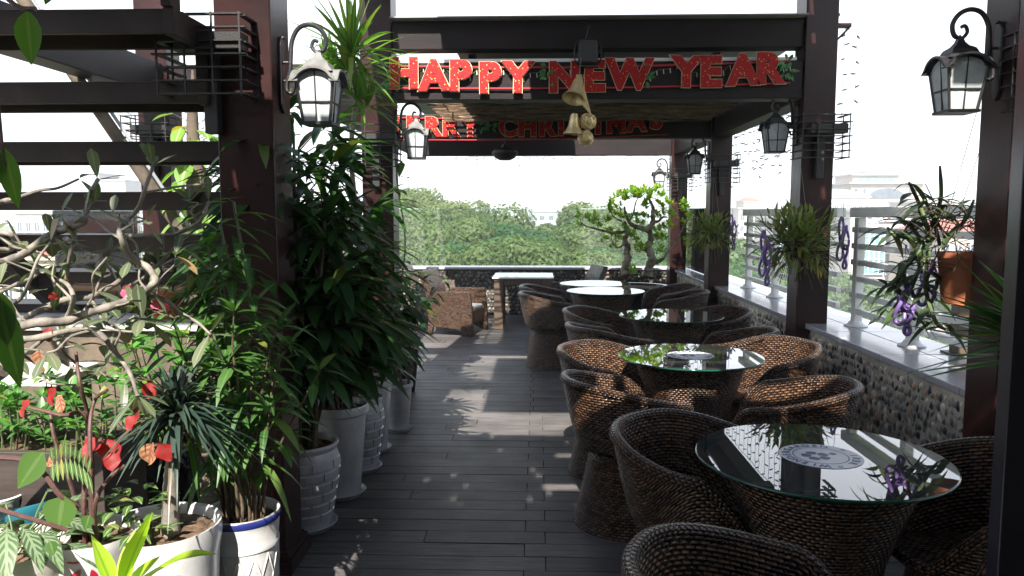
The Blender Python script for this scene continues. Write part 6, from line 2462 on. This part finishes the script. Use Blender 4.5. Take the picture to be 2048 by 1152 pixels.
for body, fy, size in (('Joilet', 0.62, 0.95), ('SOLUTIONS', 0.22, 0.42)):
    me = text_mesh(body, size, 0.03, 0.01)
    o = mesh_obj('lettering', me, 'logo_blue', sg, (q0.x * 0.34 + q1.x * 0.66 - off[0], Y - 0.66 - off[1], q1.z + (q0.z - q1.z) * fy - size * 0.35 - off[2]), (R(90), 0, 0))

# domed hall far behind
Y = 230
a, b = at(1702, 385, Y), at(1846, 385, Y)
cx = (a.x + b.x) / 2
t = thing('building', 'white hall with a dome, arched window and tiered eaves on the skyline', 'building', (cx, Y + 10, GZ))
off = (cx, Y + 10, GZ)
mb = MB(off)
z1, z2, z3 = at(1722, 368, Y).z, at(1722, 350, Y).z, at(1722, 347, Y).z
B(mb, a.x, b.x, Y, Y + 20, GZ, z1)
m_ = (b.x - a.x)
B(mb, a.x + m_ * 0.06, b.x - m_ * 0.30, Y + 2, Y + 16, z1 + 0.003, z2)
mb.build('wall', 'plaster_warm', t)
mb = MB(off)
B(mb, a.x - 1.0, b.x + 1.0, Y - 1.2, Y + 21, z1 + 0.004, z1 + 0.5)
B(mb, a.x + m_ * 0.02, b.x - m_ * 0.26, Y + 1, Y + 17, z2 + 0.003, z2 + 0.5)
B(mb, a.x + m_ * 0.30, a.x + m_ * 0.58, Y + 5, Y + 12, z2 + 0.503, z2 + 1.4)
mb.build('eave', 'plaster_grey', t)
mb = MB(off)
rr = m_ * 0.105
mb.lathe([(rr * 1.08, 0), (rr, 0.3)] + [(rr * math.cos(R(k * 9)), 0.3 + rr * 1.15 * math.sin(R(k * 9))) for k in range(1, 10)] + [(0.25, rr + 0.5), (0.0, rr + 2.0)], 28, (a.x + m_ * 0.44, Y + 8.5, z2 + 1.41))
mb.build('dome', 'sheet', t, smooth='auto')
for k in range(5):
    mb = MB(off)
    xx = a.x + m_ * (0.13 + 0.105 * k)
    B(mb, xx, xx + m_ * 0.085, Y + 1.85, Y + 1.99, z1 + 0.9, z2 - 0.5)
    mb.build('window', 'teal_glass', t)
for fx in (0.05, 0.17, 0.80, 0.88):
    mb = MB(off)
    xx = a.x + m_ * fx
    B(mb, xx, xx + m_ * 0.035, Y - 0.2, Y - 0.01, z1 - 3.6, z1 - 1.3)
    mb.build('window', 'dark_glass', t)
mb = MB(off)
vs = []
for i in range(21):
    an = math.pi * i / 20
    vs.append((a.x + m_ * (0.50 - 0.26 * math.cos(an)), Y - 0.15, z1 - 4.2 + 3.0 * math.sin(an)))
n0 = len(vs)
vs += [(x, Y - 0.01, z) for x, y, z in vs]
mb.add(vs, [tuple(range(n0)), tuple(range(2 * n0 - 1, n0 - 1, -1))] + [(i, i + n0, i + n0 + 1, i + 1) for i in range(n0 - 1)] + [(n0 - 1, 2 * n0 - 1, n0, 0)])
mb.build('arched_window', 'dark_glass', t)
t, off, x0, x1, zt = block('building with a green metal roof left of the domed hall', 1655, 1740, 395, 190, 18, 'plaster', 4, 7, 'dark_glass', 'green_roof')
block('long white block behind the office at the right', 1850, 1965, 405, 200, 20, 'plaster', 3, 8, 'teal_glass')
block('low white house with a red tiled roof beside the far column', 1478, 1562, 418, 240, 20, 'plaster', 4, 6, 'dark_glass', None)
t, off, x0, x1, zt = block('small house with red tiles on top of the skyline', 1488, 1520, 404, 300, 12, 'plaster_warm', 1, 3, 'dark_glass', 'red_tile')
block('white apartment block seen between the second and third columns', 1560, 1700, 436, 175, 20, 'plaster', 4, 9, 'teal_glass')
block('pale shop block low at the right edge behind the trees', 1880, 2030, 470, 130, 18, 'plaster_warm', 3, 6, 'dark_glass', 'red_tile')
# left side, seen between the stair treads
block('hazy pale apartment tower with balconies seen between the stair treads', 195, 250, 362, 260, 16, 'plaster_grey', 9, 6, 'teal_glass')
block('smaller hazy grey block left of the apartment tower', 172, 197, 348, 270, 14, 'plaster_grey', 8, 3, 'teal_glass')
block('low white houses seen under the stair at the far left', 30, 150, 428, 150, 20, 'plaster', 4, 7, 'dark_glass')
block('low cream house with red tiled roof at the far left', -60, 120, 520, 62, 14, 'plaster_warm', 2, 6, 'dark_glass', 'red_tile')
block('pale flat roofed house behind the glass at the left', 190, 330, 520, 70, 14, 'plaster', 2, 6, 'dark_glass')
block('white houses on the skyline behind the park at the left', 250, 340, 424, 200, 20, 'plaster', 4, 7, 'dark_glass')
block('white houses on the skyline behind the park trees', 1040, 1200, 424, 330, 20, 'plaster_grey', 3, 9, 'dark_glass')
# water tower on the skyline and crane jib at the right
Y = 300
q = at(1137, 406, Y)
t = thing('water_tower', 'tiny water tower above the park trees on the skyline', 'tower', (q.x, Y, GZ))
mb = MB()
mb.lathe([(0.9, 0.0), (0.9, q.z - GZ - 2.5), (2.0, q.z - GZ - 2.0), (2.0, q.z - GZ), (0.2, q.z - GZ + 0.8)], 16, capt=True)
mb.build('shaft', 'plaster_grey', t)
a, b = at(1800, 322, 330), at(1962, 314, 330)
t = thing('crane', 'thin crane jib crossing the sky beside the nearest right column', 'crane', (b.x + 6, 330, GZ))
mb = MB((b.x + 6, 330, GZ))
n_ = 22
for i in range(n_):
    p0, p1 = a.lerp(b + Vector((10, 0, 0.6)), i / n_), a.lerp(b + Vector((10, 0, 0.6)), (i + 1) / n_)
    mb.bar(p0, p1, 0.16, 0.16)
    mb.bar(p0 + Vector((0, 0, 1.0)), p1 + Vector((0, 0, 1.0)), 0.14, 0.14)
    mb.bar(p0, p1 + Vector((0, 0, 1.0)), 0.1, 0.1)
mb.build('jib', 'sheet', t)
mb = MB((b.x + 6, 330, GZ))
mb.box((b.x + 6, 331.2, (b.z + GZ) / 2), (1.4, 1.4, b.z - GZ))
mb.build('mast', 'sheet', t)


# ------------------------------------------------------------------ cars and cones on the street
def make_car(mat):
    t = thing('parked_car', 'car', 'car')
    mb = MB()
    prof = [(-2.1, 0.30), (2.1, 0.30), (2.15, 0.62), (1.95, 0.84), (1.05, 0.95), (0.45, 1.42), (-0.95, 1.45), (-1.75, 1.0), (-2.12, 0.92)]
    n = len(prof)
    vs = [(x, -0.82 if z < 1.2 else -0.66, z) for x, z in prof] + [(x, 0.82 if z < 1.2 else 0.66, z) for x, z in prof]
    mb.add(vs, [tuple(range(n)), tuple(range(2 * n - 1, n - 1, -1))] + [(i, i + n, (i + 1) % n + n, (i + 1) % n) for i in range(n)])
    mb.build('body', mat, t, bevel=0.06)
    for s in (-1, 1):
        mb = MB()
        vs = [(0.86, s * 0.80, 1.0), (0.42, s * 0.70, 1.36), (-0.92, s * 0.70, 1.38), (-1.5, s * 0.80, 1.03)]
        vs2 = [(x, y + s * 0.03, z) for x, y, z in vs]
        mb.add(vs + vs2, [(0, 1, 2, 3), (7, 6, 5, 4), (0, 4, 5, 1), (1, 5, 6, 2), (2, 6, 7, 3), (3, 7, 4, 0)])
        mb.build('side_window', 'dark_glass', t)
    for x in (-1.3, 1.35):
        for s in (-1, 1):
            mb = MB()
            c = Vector((x, s * 0.78, 0.31))
            mb.tube([c - Vector((0, 0.09, 0)), c + Vector((0, 0.09, 0))], 0.31, 16)
            mb.build('wheel', 'tyre', t)
    return t


cw, cd = make_car('car_paint'), make_car('car_dark')
CARS = [(1652, 614, cw, 'white car parked on the street below the railing'), (1690, 590, cd, 'dark car parked under the street trees'), (1720, 596, cd, 'dark car beside the street trees nearer the plaza'),
        (1655, 590, cd, 'dark car half hidden by the second right column'), (1890, 610, cw, 'white car low at the right behind the terracotta pot')]
used = set()
for px, py, src, lab in CARS:
    q = onz(px, py, GZ)
    o = src if id(src) not in used else copy_tree(src)
    used.add(id(src))
    o.location = (q.x, q.y, GZ + 0.012)
    o.rotation_euler.z = rg.uniform(0.9, 1.5)
    tag(o, lab, 'car', 'cars parked on the street')
cone0 = None
for i, (px, py) in enumerate(((1673, 622), (1689, 628))):
    q = onz(px, py, GZ)
    t = thing('traffic_bollard', ('left red traffic bollard on the pale pavement', 'right red traffic bollard on the pale pavement')[i], 'bollard', (q.x, q.y, GZ + 0.012), 0, 'red bollards on the pavement')
    mb = MB()
    mb.lathe([(0.7, 0.0), (0.7, 0.15), (0.38, 0.2), (0.16, 2.8), (0.0, 2.85)], 14)
    mb.build('cone_body', 'cone', t)
    mb = MB()
    mb.lathe([(0.335, 0.9), (0.29, 1.5)], 14)
    mb.build('reflective_band', 'logo_white', t)


# ------------------------------------------------------------------ humid air
hm, nt, n, l, b = new_mat('haze_air')
n.remove(b)
pv = n.new('ShaderNodeVolumePrincipled')
pv.inputs['Color'].default_value = (0.93, 0.95, 0.98, 1)
pv.inputs['Density'].default_value = 0.0014
pv.inputs['Anisotropy'].default_value = 0.0
l.new(pv.outputs[0], n['Material Output'].inputs['Volume'])
mb = MB()
mb.box((0, 197, 8.5), (420, 406, 59.0))
tag(mb.build('haze', hm), kind='stuff')
